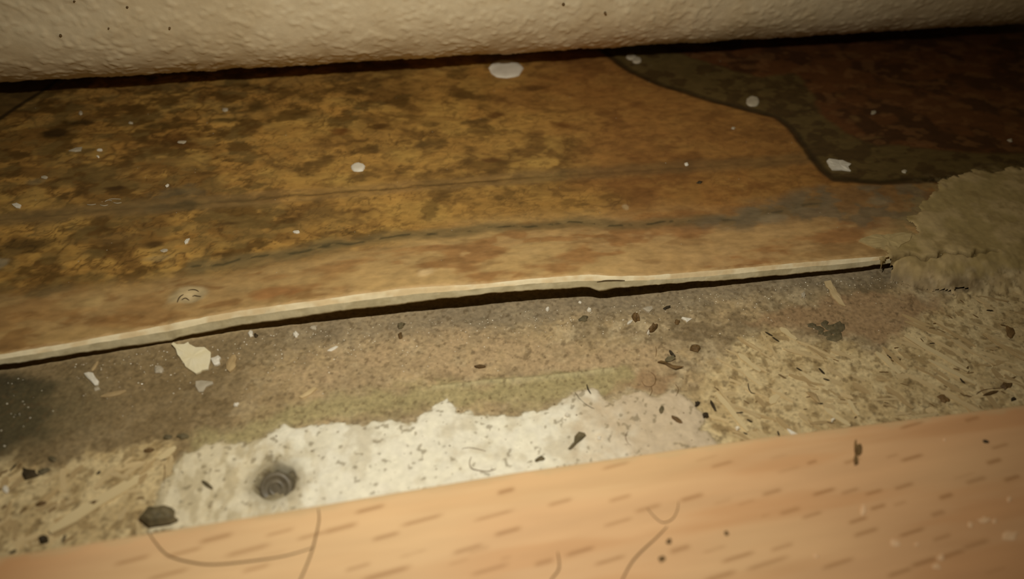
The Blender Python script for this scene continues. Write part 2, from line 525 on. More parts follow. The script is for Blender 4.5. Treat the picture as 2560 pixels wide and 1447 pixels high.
def paint_vinyl(x, y):
    n1, n2 = fbm(x * .8, y, 5.0, 81, 5), fbm(x * .75, y, 2.3, 82, 5)
    n3 = fbm(x * .6, y, 9.0, 83, 4)
    wx, wy = x + (n2 - .5) * 2.0, y + (n1 - .5) * 2.0
    left = sm(-8, -40, x + (n3 - .5) * 30)
    # soft brown ground, rounded ochre clumps, thin dark veins between some of them
    g = fbm(x * .7, y, 8.0, 84, 5, .55)
    c = mix(np.broadcast_to(lin((164, 122, 62)), x.shape + (3,)), lin((124, 90, 44)), sm(.38, .66, g + .16 * left))
    ux, uy = x + (fbm(x, y, 3.5, 181, 3) - .5) * 4.2, y + (fbm(x, y, 3.0, 182, 3) - .5) * 3.2
    fade = sm(.25, .55, fbm(x * .7, y, 6.0, 183, 3)) 
    for size, seed, a in ((6.5, 301, .85), (3.6, 311, .7), (2.0, 321, .45)):
        f1, f2 = cells(ux * .72, uy, size, seed)
        pick = _hash(np.floor(ux * .72 / size * .9), np.floor(uy / size * .9), seed + 5) * 0 + sm(.42, .60, fbm(x * .6, y, size * 1.8, seed + 9, 2) - .10 * left)
        c = mix(c, mix(np.broadcast_to(lin((188, 148, 78)), x.shape + (3,)), lin((176, 128, 64)), n1), sm(.62, .30, f1) * pick * a)
        vein = np.exp(-((f2 - f1) / .07) ** 2)
        c = mix(c, lin((82, 56, 24)), vein * sm(.50, .68, fbm(x * .8, y, size * 1.4, seed + 3, 3) + .12 * left) * (.35 + .35 * left))
    dk = sm(.60 - .12 * left, .84 - .12 * left, fbm(x * .7, y, 3.6, 85, 5, .6))
    c = mix(c, lin((84, 60, 26)), dk * (.55 + .3 * left))
    c = mix(c, lin((100, 70, 34)), sm(.66, .80, fbm(x * .8, y, 1.3, 86, 4)) * .35)
    vn = fbm(x * .8, y, 7.0, 94, 6, .62)
    c = mix(c, lin((74, 52, 24)), np.exp(-((vn - .5) / .016) ** 2) * sm(.45, .6, n1) * (.2 + .35 * left))
    c = mix(c, lin((132, 108, 62)), left * sm(.45, .75, n2) * .4)
    # upper part of the sheet is browner toward the octagon tile
    c = mix(c, lin((142, 94, 48)), sm(5, 28, x + (n3 - .5) * 20) * .55)
    # smoother band along the cut
    fb = sm(1.5 + 7 * sm(-25, 0, x), -3.5, sdf(wx, wy, front_band))
    sk = fbm(x * .35, y, 3.2, 87, 5)
    band = mix(np.broadcast_to(lin((192, 156, 104)), x.shape + (3,)), lin((166, 122, 76)), sm(.46, .80, sk))
    band = mix(band, lin((200, 164, 112)), sm(.55, .75, fbm(x * .5, y, 2.6, 88, 4)) * .6)
    band = mix(band, lin((142, 112, 70)), left * .6)
    band = mix(band, lin((124, 86, 48)), sm(.62, .80, fbm(x * .35, y, 2.4, 89, 5)) * (.35 + .3 * left))
    c = mix(c, band, fb * .9)
    # grey-green veins along the printed joints
    j1 = seg_dist(x, y + (n2 - .5) * .8, joint1)
    c = mix(c, lin((150, 116, 70)), np.exp(-((j1 - .9) / .9) ** 2) * sm(22, 5, x) * .55)
    c = mix(c, lin((88, 66, 36)), np.exp(-(j1 / .30) ** 2) * sm(14, -2, x) * .75)
    c = mix(c, lin((112, 90, 56)), sm(3.0, .6, j1) * np.maximum(sm(-30, -50, x) * .7, sm(-2, 12, x) * .55))
    j2 = seg_dist(x + (n2 - .5) * 1.5, y + (n1 - .5) * 1.6, joint2)
    c = mix(c, lin((116, 98, 64)), sm(2.3, .4, j2) * .75)
    c = mix(c, lin((60, 54, 34)), np.exp(-(j2 / .30) ** 2) * sm(.4, .6, fbm(x, y, 2.0, 90)) * .8)
    gs = sm(1.5, -1.5, sdf(wx, wy, grey_sc)) * (.35 + .65 * sm(.4, .65, n2))
    c = mix(c, lin((124, 108, 82)), gs * .85)
    # octagon border and the dark tile inside it
    so = sdf(wx * .25 + x * .75, wy * .25 + y * .75, oct_all)
    c = mix(c, mix(np.broadcast_to(lin((98, 80, 44)), x.shape + (3,)), lin((78, 60, 32)), sm(.5, .7, n2)), sm(.35, -.35, so))
    si = sdf(wx * .5 + x * .5, wy * .5 + y * .5, oct_in)
    inner = mix(np.broadcast_to(lin((100, 62, 32)), x.shape + (3,)), lin((74, 46, 24)), sm(.4, .65, n1))
    inner = mix(inner, lin((124, 86, 50)), sm(.60, .78, n2) * .6)
    c = mix(c, inner, sm(.8, -.8, si))
    ol_ = seg_dist(x + (n2 - .5) * .5, y + (n1 - .5) * .5, oct_ln)
    c = mix(c, lin((46, 33, 14)), sm(1.35, .3, ol_) * .85)
    sl = sdf(x, y, oct_lp)
    c = mix(c, lin((92, 70, 38)), sm(.4, -.4, sl) * .8)
    c = mix(c, lin((40, 28, 12)), sm(.8, .2, seg_dist(x, y, oct_l)) * .85)
    # worn pale spots and blisters
    d1 = np.hypot((x - b1[0]) / 1.45, y - b1[1] - .4) + (n2 - .5) * 1.0
    c = mix(c, lin((176, 154, 116)), sm(2.1, 1.0, d1) * .85)
    d2 = np.hypot((x - b2[0]) / 1.3, y - b2[1]) + (n2 - .5) * 1.2
    c = mix(c, lin((170, 140, 92)), sm(1.8, .5, d2) * .7)
    c = c * (1 + np.array([.05, .10, .10]) * sm(26, 8, x)[..., None] + .17 * left[..., None])
    dust = sm(4.5, 0, sdf(wx, wy, CRUST_AT)) * sm(.35, .65, fbm(x, y, 1.8, 187, 5, .6))
    c = mix(c, lin((150, 130, 88)), dust * .75)
    for (px, py, rx, ry, col, a) in SMEARS:
        s = at(px, py, VZ)
        dd = np.hypot((x - s[0]) / rx, (y - s[1]) / ry) + (n2 - .5) * 1.1
        c = mix(c, lin(col), sm(1.2, .3, dd) * a)
    return c


SMEARS = [(455, 475, 4.5, 1.6, (104, 92, 66), .7), (390, 520, 2.5, 1.4, (96, 84, 58), .5), (400, 640, 2.2, .8, (150, 130, 90), .55), (90, 450, 1.5, .9, (150, 130, 90), .6),
          (290, 590, 4, 1.4, (92, 76, 48), .4), (1065, 705, 1.6, .9, (222, 192, 142), .8), (0, 655, 1.6, 1.6, (170, 156, 124), .6), (190, 400, 1.3, .9, (150, 122, 72), .5),
          (1565, 515, .5, .8, (186, 160, 120), .7), (2140, 295, 1.2, 1.3, (128, 96, 56), .7), (2210, 225, 3, 1.0, (110, 74, 36), .5), (2170, 342, 4.0, .8, (118, 92, 52), .6),
          (2100, 235, 1.2, 1.0, (118, 84, 44), .6), (1925, 545, 3, 1.4, (150, 136, 108), .5), (2200, 500, 2, 1.5, (148, 134, 104), .6), (1240, 395, 2.2, .8, (96, 62, 28), .7),
          (850, 325, 2.6, 1.7, (110, 66, 26), .8), (1405, 310, 2.3, 1.8, (112, 70, 28), .8), (1250, 285, 2.2, 1.2, (92, 58, 24), .8), (1330, 215, 3.5, 1.6, (84, 54, 24), .7),
          (900, 225, 3.0, 1.4, (72, 50, 22), .8), (640, 265, 2.0, 3.0, (76, 58, 26), .8), (620, 215, 3.0, 1.4, (76, 58, 26), .6), (950, 312, 2.0, .8, (82, 54, 20), .8),
          (1190, 300, 2.6, 1.0, (74, 54, 26), .7), (460, 345, 4.5, 2.5, (92, 60, 24), .8), (145, 325, 2.4, 1.4, (56, 40, 18), .9), (195, 300, 3.4, 1.0, (62, 46, 22), .8),
          (560, 295, 3.5, 1.0, (72, 58, 28), .8), (390, 310, 2.4, 1.2, (72, 56, 26), .7), (470, 510, 2.5, 1.2, (78, 68, 44), .6), (280, 465, 2.4, .8, (64, 44, 18), .8), (60, 610, 5, 1.6, (70, 56, 28), .6),
          (380, 610, 2.0, 1.0, (66, 46, 20), .8), (130, 720, 4.0, 1.4, (104, 88, 56), .5), (570, 555, 4.0, .7, (84, 58, 26), .7), (690, 745, 5, 1.2, (160, 108, 62), .5)]

xs = np.arange(-118, 142, 0.25)
vv = np.concatenate([np.linspace(0, 1, 13)[:-1] * 1.0, np.arange(1.0, 92, 0.26)])
XX, VVg = np.meshgrid(xs, vv, indexing='ij')
YE = np.interp(xs, tx, ty)
jag = (fbm(xs, xs * 0, 1.2, 91, 3) - .5) * .10
YY = YE[:, None] + jag[:, None] + VVg
GX, GY = XX.ravel(), YY.ravel()
GZ = vin_z(GX, GY)
roll = 0.10 * sm(.35, 0, VVg).ravel() ** 2                  # cut arris
tint = paint_vinyl(GX, GY)
tint = mix(tint, lin((206, 172, 122)), sm(.5, .1, VVg.ravel() + (fbm(GX, GY, 1.0, 93) - .5) * .7) * .5)
vinyl = bpy.data.objects.new('vinyl_sheet', None)
link(vinyl)
vinyl.empty_display_size = 0.01
tag(vinyl, 'sheet of worn vinyl flooring printed as ochre marble tiles, cut edge lifting off the board', 'flooring')
obj('wear_layer', mesh_from('wear_layer', np.stack([GX, GY, GZ - roll], 1), grid_faces(len(xs), len(vv)), M_vinyl, True, tint), vinyl)

xe = np.arange(-118, 142, 0.2)
e0y, _, e1y, e1z, e2y, e2z = edge(xe)
e0y = e0y + (fbm(xe, xe * 0, 1.2, 91, 3) - .5) * .10
e0z = vin_z(xe, e0y) - 0.10
wob = (fbm(xe, xe * 0, 2.5, 95, 4) - .5)
e1z = e1z + wob * .16
rag = (fbm(xe, xe * 0 + 3, 2.2, 96, 5, .6) - .5)
e2z = e2z + rag * .26
e2y = e2y + rag * .10


def strip(rows):
    """rows: list of (y, z) along xe -> grid"""
    nv = len(rows)
    V = np.stack([np.stack([xe, y, z], 1) for y, z in rows], 1).reshape(-1, 3)
    return V, grid_faces(len(xe), nv)[:, ::-1]


t_ = lambda a, b, k: a + (b - a) * k
fj = lambda s, a: (fbm(xe, xe * 0 + s, .8, 97, 3) - .5) * a
Vs, fs = strip([(e0y, e0z), (t_(e0y, e1y, .15) - .03, t_(e0z, e1z, .12)), (t_(e0y, e1y, .5) + fj(1, .08), t_(e0z, e1z, .5)), (e1y + .01, e1z)])
ct = mix(np.broadcast_to(lin((228, 204, 160)), (len(Vs), 3)), lin((242, 226, 188)), sm(.35, .65, fbm(Vs[:, 0], Vs[:, 2] * 2, 3.0, 98)))
obj('foam_core', mesh_from('foam_core', Vs, fs, M_cream, True, ct), vinyl)['label'] = 'cream middle layer showing in the cut edge'
Vs, fs = strip([(e1y + .01, e1z), (t_(e1y, e2y, .2) + fj(3, .03), t_(e1z, e2z, .2)), (t_(e1y, e2y, .5) + fj(4, .05), t_(e1z, e2z, .5)), (t_(e1y, e2y, .8) + fj(5, .05), t_(e1z, e2z, .8)),
                (e2y, e2z), (e2y + .25, e2z), (e2y + .5, e2z + .05), (e2y + 14, np.maximum(e2z * .2, .15)), (e2y + 30, e2z * 0 + .12)])
gt = mix(np.broadcast_to(lin((184, 170, 134)), (len(Vs), 3)), lin((200, 187, 152)), sm(.35, .65, fbm(Vs[:, 0], Vs[:, 2] * 3, 2.5, 99)))
gt[np.arange(len(gt)) % 9 > 5] = lin((176, 156, 116))
obj('felt_backing', mesh_from('felt_backing', Vs, fs, M_grey, True, gt), vinyl)['label'] = 'grey lower layer of the cut edge'

# a split between the layers, and the cracks in the blister
def tube(name, pts, rad, mat, parent=None, taper=True, sides=5):
    P = [Vector(p) for p in pts]
    # resample smoothly (Catmull-Rom)
    S = []
    for i in range(len(P) - 1):
        p0, p1, p2, p3 = P[max(i - 1, 0)], P[i], P[i + 1], P[min(i + 2, len(P) - 1)]
        for k in range(6):
            t = k / 6
            S.append(0.5 * ((2 * p1) + (p2 - p0) * t + (2 * p0 - 5 * p1 + 4 * p2 - p3) * t * t + (3 * p1 - p0 - 3 * p2 + p3) * t ** 3))
    S.append(P[-1])
    org = sum(S, Vector()) / len(S)
    V, Fc = [], []
    n = len(S)
    for i, p in enumerate(S):
        d = (S[min(i + 1, n - 1)] - S[max(i - 1, 0)]).normalized()
        a = d.cross(Vector((0, 0, 1)))
        a = a.normalized() if a.length > 1e-6 else Vector((1, 0, 0))
        b = a.cross(d)
        r = rad * (0.25 + 0.75 * math.sin(math.pi * min(max(i / (n - 1), .02), .98)) ** .4) if taper else rad
        for k in range(sides):
            w = 2 * math.pi * k / sides
            V.append(tuple(p - org + (a * math.cos(w) + b * math.sin(w)) * r))
    for i in range(n - 1):
        for k in range(sides):
            k2 = (k + 1) % sides
            Fc.append((i * sides + k, i * sides + k2, (i + 1) * sides + k2, (i + 1) * sides + k))
    Fc += [tuple(range(sides))[::-1], tuple(range((n - 1) * sides, n * sides))]
    return obj(name, mesh_from(name, V, Fc, mat), parent, org)


def on_vinyl(px, py, up=0.0):
    z = VZ
    for _ in range(6):
        p = at(px, py, z)
        z = float(vin_z(np.array([p[0]]), np.array([p[1]]))[0]) + up
    return at(px, py, z)


def on_board(px, py, up=0.0):
    z = 0.0
    for _ in range(4):
        p = at(px, py, z)
        z = top_h(p[0], p[1]) + up
    return at(px, py, z)


PLZ = 7.0


def on_plank(px, py, up=0.0):
    return at(px, py, PLZ + up)


sp = []
for px, py in ((1492, 705), (1502, 703), (1513, 701), (1530, 700.5), (1550, 700.5), (1562, 701)):
    p = at(px, py, 4.0)
    yy = float(np.interp(p[0], tx, my)) - .06
    sp.append(at_y(px, py, yy))
tube('split', sp, .075, M_crack, vinyl)['label'] = 'short dark split between the two layers'
for pl in ([(470, 726), (480, 724), (490, 725), (497, 729)], [(481, 741), (487, 739), (493, 740), (503, 741)], [(454, 750), (460, 746), (466, 746), (473, 751)],
           [(443, 756), (446, 748), (451, 741), (459, 736)]):
    tube('blister_crack', [on_vinyl(a, b, .0) for a, b in pl], .09, M_crack, vinyl)

# ------------------------------------------------------------------ wall: bumpy painted plaster, rounded foot above a gap
R = 15.0
ZT = 8.2
touch = at(1280, 131, ZT)
YW = touch[1] - 0.56 * R
ZB = ZT - 0.1 * R
prof = [(YW + R + 26, ZB)] + [(YW + R - t, ZB) for t in np.arange(-8, 0, .35)]
prof += [(YW + R - R * math.sin(a), ZB + R - R * math.cos(a)) for a in np.linspace(0, math.pi / 2, 80)]
prof += [(YW, z) for z in np.arange(ZB + R + .28, 62, .28)]
prof = np.array(prof)
pn = np.gradient(prof, axis=0)
pn = np.stack([-pn[:, 1], pn[:, 0]], 1)
pn /= np.linalg.norm(pn, axis=1)[:, None] + 1e-9
xs = np.arange(-130, 190, 0.3)
arc = np.concatenate([[0], np.cumsum(np.hypot(*np.diff(prof, axis=0).T))])
XX, AA = np.meshgrid(xs, arc, indexing='ij')
fx, fy = XX.ravel(), AA.ravel()
bump = sm(.52, 1.0, fbm(fx, fy * 1.15, 1.15, 101, 2)) * .17 + (fbm(fx, fy, .8, 102, 2) - .5) * .05 + (fbm(fx, fy, 7, 103, 3) - .5) * .4
bump = bump.reshape(XX.shape)
VY = prof[None, :, 0] + pn[None, :, 0] * bump
VZw = prof[None, :, 1] + pn[None, :, 1] * bump
wt = mix(np.broadcast_to(lin((226, 206, 168)), fx.shape + (3,)), lin((234, 216, 180)), sm(.3, .7, fbm(fx, fy, 10, 104, 3)))
wall = tag(obj('wall_back', mesh_from('wall_back', np.stack([XX, VY, VZw], -1).reshape(-1, 3), grid_faces(len(xs), len(arc))[:, ::-1], M_wall, True, wt)),
           'cream painted bumpy plaster wall ending just above the vinyl floor', kind='structure')

# ------------------------------------------------------------------ beech laminate plank
yp = float(np.mean([at(0, 1391, PLZ)[1], at(1280, 1181, PLZ)[1], at(2560, 1011, PLZ)[1]]))
LINE = [(at(px, py, PLZ)[0], at(px, py, PLZ)[1]) for px, py in ((-150, 1418), (0, 1391), (640, 1288), (1280, 1181), (1900, 1093), (2560, 1011), (2800, 983))]
xs = np.arange(-108, 124, 0.25)
ypl = np.interp(xs, [p[0] for p in LINE], [p[1] for p in LINE])
vv = np.concatenate([[0, .06, .14, .25], np.arange(.5, 40, .22), [44, 48, 53]])
XX, VVg = np.meshgrid(xs, vv, indexing='ij')
YY = ypl[:, None] - VVg
zr = PLZ - 0.25 * (1 - np.sqrt(np.clip(1 - (1 - np.clip(VVg / .25, 0, 1)) ** 2, 0, 1)))
GX, GY = XX.ravel(), YY.ravel()
fig = fbm(GX * .10, GY, 2.6, 111, 4)
big = fbm(GX * .25, GY, 14, 112, 3)
pc = mix(np.broadcast_to(lin((220, 178, 132)), GX.shape + (3,)), lin((206, 156, 108)), sm(.35, .7, fig) * .6)
pc = mix(pc, lin((230, 196, 148)), sm(.45, .8, big) * .5)
pc = mix(pc, lin((204, 144, 98)), sm(-8, 50, GX - GY * .8 - 40) * .35)
# beech rays: short dark dashes running along the grain, slightly across the plank's edge
A = math.radians(7)
rays = []
for px, py, ln in ((925, 1272, 60), (1055, 1300, 85), (965, 1340, 60), (1235, 1288, 75), (1270, 1328, 65), (1265, 1227, 45), (1400, 1255, 50), (1550, 1245, 60), (1545, 1305, 70), (1450, 1378, 60),
                   (1170, 1372, 60), (1225, 1423, 70), (965, 1433, 80), (895, 1417, 45), (1525, 1400, 70), (1360, 1405, 40), (1620, 1270, 50), (1730, 1243, 60), (1805, 1160, 45), (1930, 1230, 45),
                   (2060, 1229, 65), (2125, 1227, 40), (2185, 1230, 50), (2260, 1215, 55), (1975, 1277, 55), (2030, 1287, 45), (2145, 1300, 50), (2195, 1267, 35), (2280, 1144, 65), (2280, 1330, 60),
                   (1845, 1392, 80), (1955, 1367, 55), (1920, 1407, 110), (2095, 1408, 70), (2165, 1330, 50), (2355, 1343, 40), (2345, 1283, 30), (2365, 1240, 40), (2485, 1153, 45), (2500, 1115, 45),
                   (2430, 1047, 50), (2280, 1062, 60), (1540, 1163, 60), (700, 1330, 50), (540, 1345, 60), (620, 1375, 90), (460, 1380, 80), (640, 1420, 60), (780, 1338, 55), (850, 1320, 60),
                   (2130, 1152, 40), (2030, 1155, 30), (2440, 1200, 50), (2380, 1385, 60), (2440, 1360, 70), (2310, 1405, 60), (2530, 1195, 40), (2250, 1430, 50), (1800, 1440, 60), (1700, 1372, 40), (330, 1400, 60), (420, 1435, 70)):
    p = at(px, py, PLZ)
    rays.append((p[0], p[1], ln * .058 * rnd.uniform(.8, 1.15), rnd.uniform(.16, .26), rnd.uniform(.65, 1)))
for _ in range(150):
    rays.append((rnd.uniform(-105, 120), rnd.uniform(-76, -38), rnd.uniform(1.0, 3.2), rnd.uniform(.10, .2), rnd.uniform(.2, .5)))
dash = np.zeros(GX.shape)
for cx, cy, ln, wd_, a in rays:
    m = (np.abs(GX - cx) < ln + 2) & (np.abs(GY - cy) < 2)
    u = (GX[m] - cx) * math.cos(A) + (GY[m] - cy) * math.sin(A)
    v = -(GX[m] - cx) * math.sin(A) + (GY[m] - cy) * math.cos(A)
    k = a * sm(1.15, .55, np.abs(u) / (ln * .5)) * np.exp(-(v / wd_) ** 2)
    dash[m] = np.maximum(dash[m], k)
pc = mix(pc, lin((186, 132, 84)), sm(-46, -62, GX - (GY + 38) * .6) * .7)  # light falling off toward this corner, painted into the decor colour
pc = mix(pc, lin((156, 110, 66)), dash * .72)
pc = mix(pc, lin((204, 176, 132)), sm(1.0, .2, VVg.ravel() + (fbm(GX, GY, 2.0, 113) - .5) * .8) * .6)   # dust along the edge
Vp = np.stack([GX, GY, zr.ravel()], 1)
plank = bpy.data.objects.new('laminate_plank', None)
link(plank)
plank.empty_display_size = 0.01
tag(plank, 'beech patterned laminate floor plank with dark dashes along its grain', 'plank')
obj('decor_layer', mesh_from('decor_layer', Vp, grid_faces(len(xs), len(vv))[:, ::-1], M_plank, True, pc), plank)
# its fibreboard core and locking tongue, facing the open subfloor
nx_ = len(xs)
rows = [(0, PLZ - .25), (0, 4.6), (.9, 4.3), (.9, 3.0), (0, 2.7), (0, .35), (-52, .35)]
Vp = np.stack([np.stack([xs, ypl + a, np.full(nx_, z)], 1) for a, z in rows], 1).reshape(-1, 3)
M_mdf = noise_mat('fibreboard', (150, 116, 70), (172, 136, 88), 900, .85, .05)
obj('core_board', mesh_from('core_board', Vp, grid_faces(nx_, len(rows)), M_mdf, False), plank)


# ------------------------------------------------------------------ small things
def flake(name, outline, z_fn, thick, mat, label=None, cat=None, group=None, parent=None, curl=0.0, rough=.25, seed=0, up=0.0):
    """a chip with its own outline (photo points dropped on the surface), uneven top, real thickness"""
    r = random.Random(seed + int(outline[0][0] * 7 + outline[0][1]))
    P = [z_fn(a, b) for a, b in outline]
    # subdivide the outline and roughen it
    Q = []
    for i in range(len(P)):
        a, b = P[i], P[(i + 1) % len(P)]
        L = np.linalg.norm(b - a)
        n = max(1, min(4, int(L / .6)))
        for k in range(n):
            q = a + (b - a) * (k / n)
            if k:
                q = q + np.array([r.uniform(-1, 1), r.uniform(-1, 1), 0]) * L * .07 * rough / .25
            Q.append(q)
    Q = np.array(Q)
    c = Q.mean(0)
    # keep the outline anticlockwise
    ar = sum(Q[i][0] * Q[(i + 1) % len(Q)][1] - Q[(i + 1) % len(Q)][0] * Q[i][1] for i in range(len(Q)))
    if ar < 0:
        Q = Q[::-1]
    n = len(Q)
    size = np.abs(Q - c)[:, :2].max() + 1e-6
    V, Fc = [], []
    tilt = np.array([r.uniform(-1, 1), r.uniform(-1, 1)]) * .04
    lift = lambda q: curl * size * (np.linalg.norm((q - c)[:2]) / size) ** 2 + (q - c)[:2] @ tilt
    for q in Q:                                     # bottom ring
        V.append((q[0] - c[0], q[1] - c[1], q[2] - c[2] + max(lift(q), 0) + up - .03))
    for q in Q:                                     # top ring
        V.append((q[0] - c[0], q[1] - c[1], q[2] - c[2] + max(lift(q), 0) + up + thick * r.uniform(.75, 1.1)))
    for q in Q:                                     # inner top ring
        m = c + (q - c) * .6
        V.append((m[0] - c[0], m[1] - c[1], m[2] - c[2] + max(lift(m), 0) + up + thick * r.uniform(1.0, 1.5)))
    V.append((0, 0, up + thick * 1.35))
    V.append((0, 0, up - .03))
    for i in range(n):
        j = (i + 1) % n
        Fc += [(i, j, n + j, n + i), (n + i, n + j, 2 * n + j, 2 * n + i), (2 * n + i, 2 * n + j, 3 * n), (j, i, 3 * n + 1)]
    o = obj(name, mesh_from(name, V, Fc, mat, False), parent, c)
    return tag(o, label, cat, group) if label or group else o


def blob_px(px, py, w, h, ang=0, n=9, rough=.22, seed=1, pointy=0.0):
    r = random.Random(seed + int(px * 3 + py * 5))
    out = []
    for k in range(n):
        a = 2 * math.pi * k / n + r.uniform(-.15, .15)
        q = 1 + r.uniform(-rough, rough)
        x, y = math.cos(a) * w / 2 * q, math.sin(a) * h / 2 * q
        if pointy:
            y *= 1 - pointy * abs(math.cos(a)) ** 3
        ca, sa = math.cos(math.radians(ang)), math.sin(math.radians(ang))
        out.append((px + x * ca - y * sa, py + x * sa + y * ca))
    return out


def drop(name, px, py, w, h, z_fn, mat, label, cat='paint drop', group=None, height=.35, rough=.06, seed=3):
    """a dried, domed drop of paint"""
    P = [z_fn(a, b) for a, b in blob_px(px, py, w, h, 0, 22, rough, seed)]
    c = np.mean(P, 0)
    n = len(P)
    V = []
    for k, hh in ((1.0, -.05), (.97, .35), (.85, .75), (.6, .9), (.3, .86)):
        for q in P:
            m = c + (q - c) * k
            V.append((m[0] - c[0], m[1] - c[1], m[2] - c[2] + height * hh))
    V.append((0, 0, height * .84))
    Fc = []
    for r_ in range(4):
        for i in range(n):
            j = (i + 1) % n
            Fc.append((r_ * n + i, r_ * n + j, (r_ + 1) * n + j, (r_ + 1) * n + i))
    Fc += [(4 * n + i, 4 * n + (i + 1) % n, 5 * n) for i in range(n)]
    Fc = [f[::-1] for f in Fc]
    return tag(obj(name, mesh_from(name, V, Fc, mat), None, c), label, cat, group)


def lump(name, px, py, w, h, z_fn, mat, label=None, cat=None, group=None, parent=None, ang=0, tall=.6, seed=0, pts=None):
    """a faceted crumb resting on the surface"""
    r = random.Random(seed + int(px + py * 3))
    base = pts or blob_px(px, py, w, h, ang, 11, .34, seed)
    P = [z_fn(a, b) for a, b in base]
    c = np.mean(P, 0)
    n = len(P)
    V = []
    for k, hh in ((.9, -.06), (1.0, .35), (.72, .85), (.35, 1.0)):
        for q in P:
            m = c + (q - c) * k * r.uniform(.92, 1.06)
            V.append((m[0] - c[0], m[1] - c[1], (m[2] - c[2]) * .5 + tall * hh * r.uniform(.8, 1.1)))
    V += [(0, 0, tall * .95), (0, 0, -.06)]
    Fc = []
    for k in range(3):
        for i in range(n):
            j = (i + 1) % n
            Fc.append((k * n + i, k * n + j, (k + 1) * n + j, (k + 1) * n + i))
    Fc += [(3 * n + i, 3 * n + (i + 1) % n, 4 * n) for i in range(n)] + [((i + 1) % n, i, 4 * n + 1) for i in range(n)]
    Fc = [f[::-1] for f in Fc]
    o = obj(name, mesh_from(name, V, Fc, mat, False), parent, c)
    return tag(o, label, cat, group) if label or group else o


B, VN, PL = on_board, on_vinyl, on_plank
# paint flakes lying on the board
flake('paint_flake', [(431, 866), (436, 862), (444, 866), (462, 865), (472, 859), (475, 864), (490, 871), (512, 871), (518, 876), (528, 884), (527, 900), (522, 926), (506, 928), (502, 933), (491, 937),
                      (480, 929), (465, 919), (455, 903), (445, 890), (441, 876)], B, .22, M_paint, 'large ragged cream paint flake on the board just below the vinyl edge', 'paint flake', curl=.05)
flake('paint_flake', [(528, 899), (538, 895), (546, 891), (553, 897), (549, 902), (551, 911), (543, 915), (536, 915), (531, 906)], B, .3, M_white, 'small white crumb of paint touching the large ragged flake', 'paint flake')
flake('paint_flake', [(211, 936), (222, 932), (233, 934), (240, 946), (248, 955), (246, 964), (238, 965), (229, 955), (220, 947)], B, .22, M_white, 'narrow white paint flake near the black stained board', 'paint flake')
flake('paint_flake', [(236, 971), (247, 968), (251, 974), (238, 978)], B, .15, M_grpaint, 'tiny dull crumb under the narrow white paint flake', 'paint flake')
flake('paint_flake', [(490, 955), (505, 953), (532, 955), (534, 961), (516, 968), (508, 981), (498, 981), (490, 968)], B, .2, M_grpaint, 'hook-shaped greyish paint flake below the large ragged flake', 'paint flake')
flake('wood_sliver', blob_px(579, 911, 24, 46, 18, 9, .12, 2, .2), B, .25, M_stain, 'tan oval wood sliver beside the small white crumb', 'sliver')
flake('wood_sliver', [(748, 994), (765, 983), (785, 970), (793, 972), (778, 986), (755, 997)], B, .2, M_straw, 'pale straw sliver lying aslant on the brown board', 'sliver')
flake('paint_flake', [(818, 878), (826, 872), (840, 866), (846, 868), (838, 874), (828, 879)], B, .15, M_white, 'slim white paint flake on the grey board under the gap', 'paint flake')
flake('wood_sliver', blob_px(285, 985, 76, 11, -12, 9, .15, 5, .3), B, .16, M_stain, 'long dull sliver below the narrow white flake', 'sliver')
flake('wood_sliver', blob_px(238, 916, 8, 34, 35, 8, .15, 5, .3), B, .12, M_stain, 'thin dull sliver above the narrow white flake', 'sliver')
lump('paint_crumb', 398, 925, 22, 22, B, M_grpaint, 'rounded grey crumb between two pale flakes', 'crumb', tall=.35)
lump('paint_crumb', 591, 1012, 14, 10, B, M_white, 'white crumb above the olive glue line', 'crumb', tall=.3)
lump('paint_crumb', 740, 837, 13, 14, B, M_white, 'round white crumb close under the vinyl edge', 'crumb', tall=.4)
lump('paint_crumb', 785, 820, 18, 13, B, M_grpaint, 'pale grey crumb beside the round white crumb', 'crumb', tall=.35)
lump('paint_crumb', 627, 837, 16, 16, B, M_white, 'angular white crumb next to a black grain', 'crumb', tall=.35)
lump('dark_grain', 640, 840, 10, 10, B, M_black, 'black grain next to an angular white crumb', 'grain', tall=.35)
flake('paint_flake', [(1606, 773), (1617, 768), (1630, 768), (1631, 774), (1624, 781), (1617, 781)], B, .22, M_grpaint, 'fan-shaped beige paint flake on the grey board', 'paint flake')
flake('paint_flake', [(1567, 811), (1571, 805), (1578, 801), (1581, 804), (1577, 809), (1571, 812)], B, .25, M_white, 'white paint flake leaning on a brown grain', 'paint flake')
flake('paint_flake', [(1703, 797), (1706, 794), (1718, 796), (1730, 798), (1724, 802), (1717, 807), (1713, 802)], B, .2, M_white, 'three-pointed white paint flake on the board', 'paint flake')
lump('brown_grain', 1589, 797, 17, 20, B, M_brown, 'round brown grain with a white flake leaning on it', 'grain', tall=.9)
lump('brown_grain', 1632, 823, 26, 18, B, M_brown, 'oval brown grain with a white grain on it', 'grain', ang=-35, tall=.9)
lump('paint_crumb', 1620, 833, 6, 10, B, M_white, 'upright white grain beside the oval brown grain', 'crumb', tall=.5)
lump('bark_chip', 1667, 770, 20, 8, B, M_black, 'black bark chip right of the fan-shaped flake', 'chip', ang=-20, tall=.3)
lump('bark_chip', 1693, 806, 13, 12, B, M_brown, 'brown crumb left of the three-pointed flake', 'chip', tall=.4)
lump('bark_chip', 1740, 873, 26, 17, B, M_brown, 'dark brown crumb above the torn dark scrap', 'chip', tall=.6)
lump('bark_chip', 1003, 815, 20, 12, B, M_dark, 'dark crumb above the tan stained board', 'chip', ang=-20, tall=.5)
lump('bark_chip', 1001, 841, 12, 15, B, M_brown, 'small round brown crumb under another dark crumb', 'chip', tall=.5)
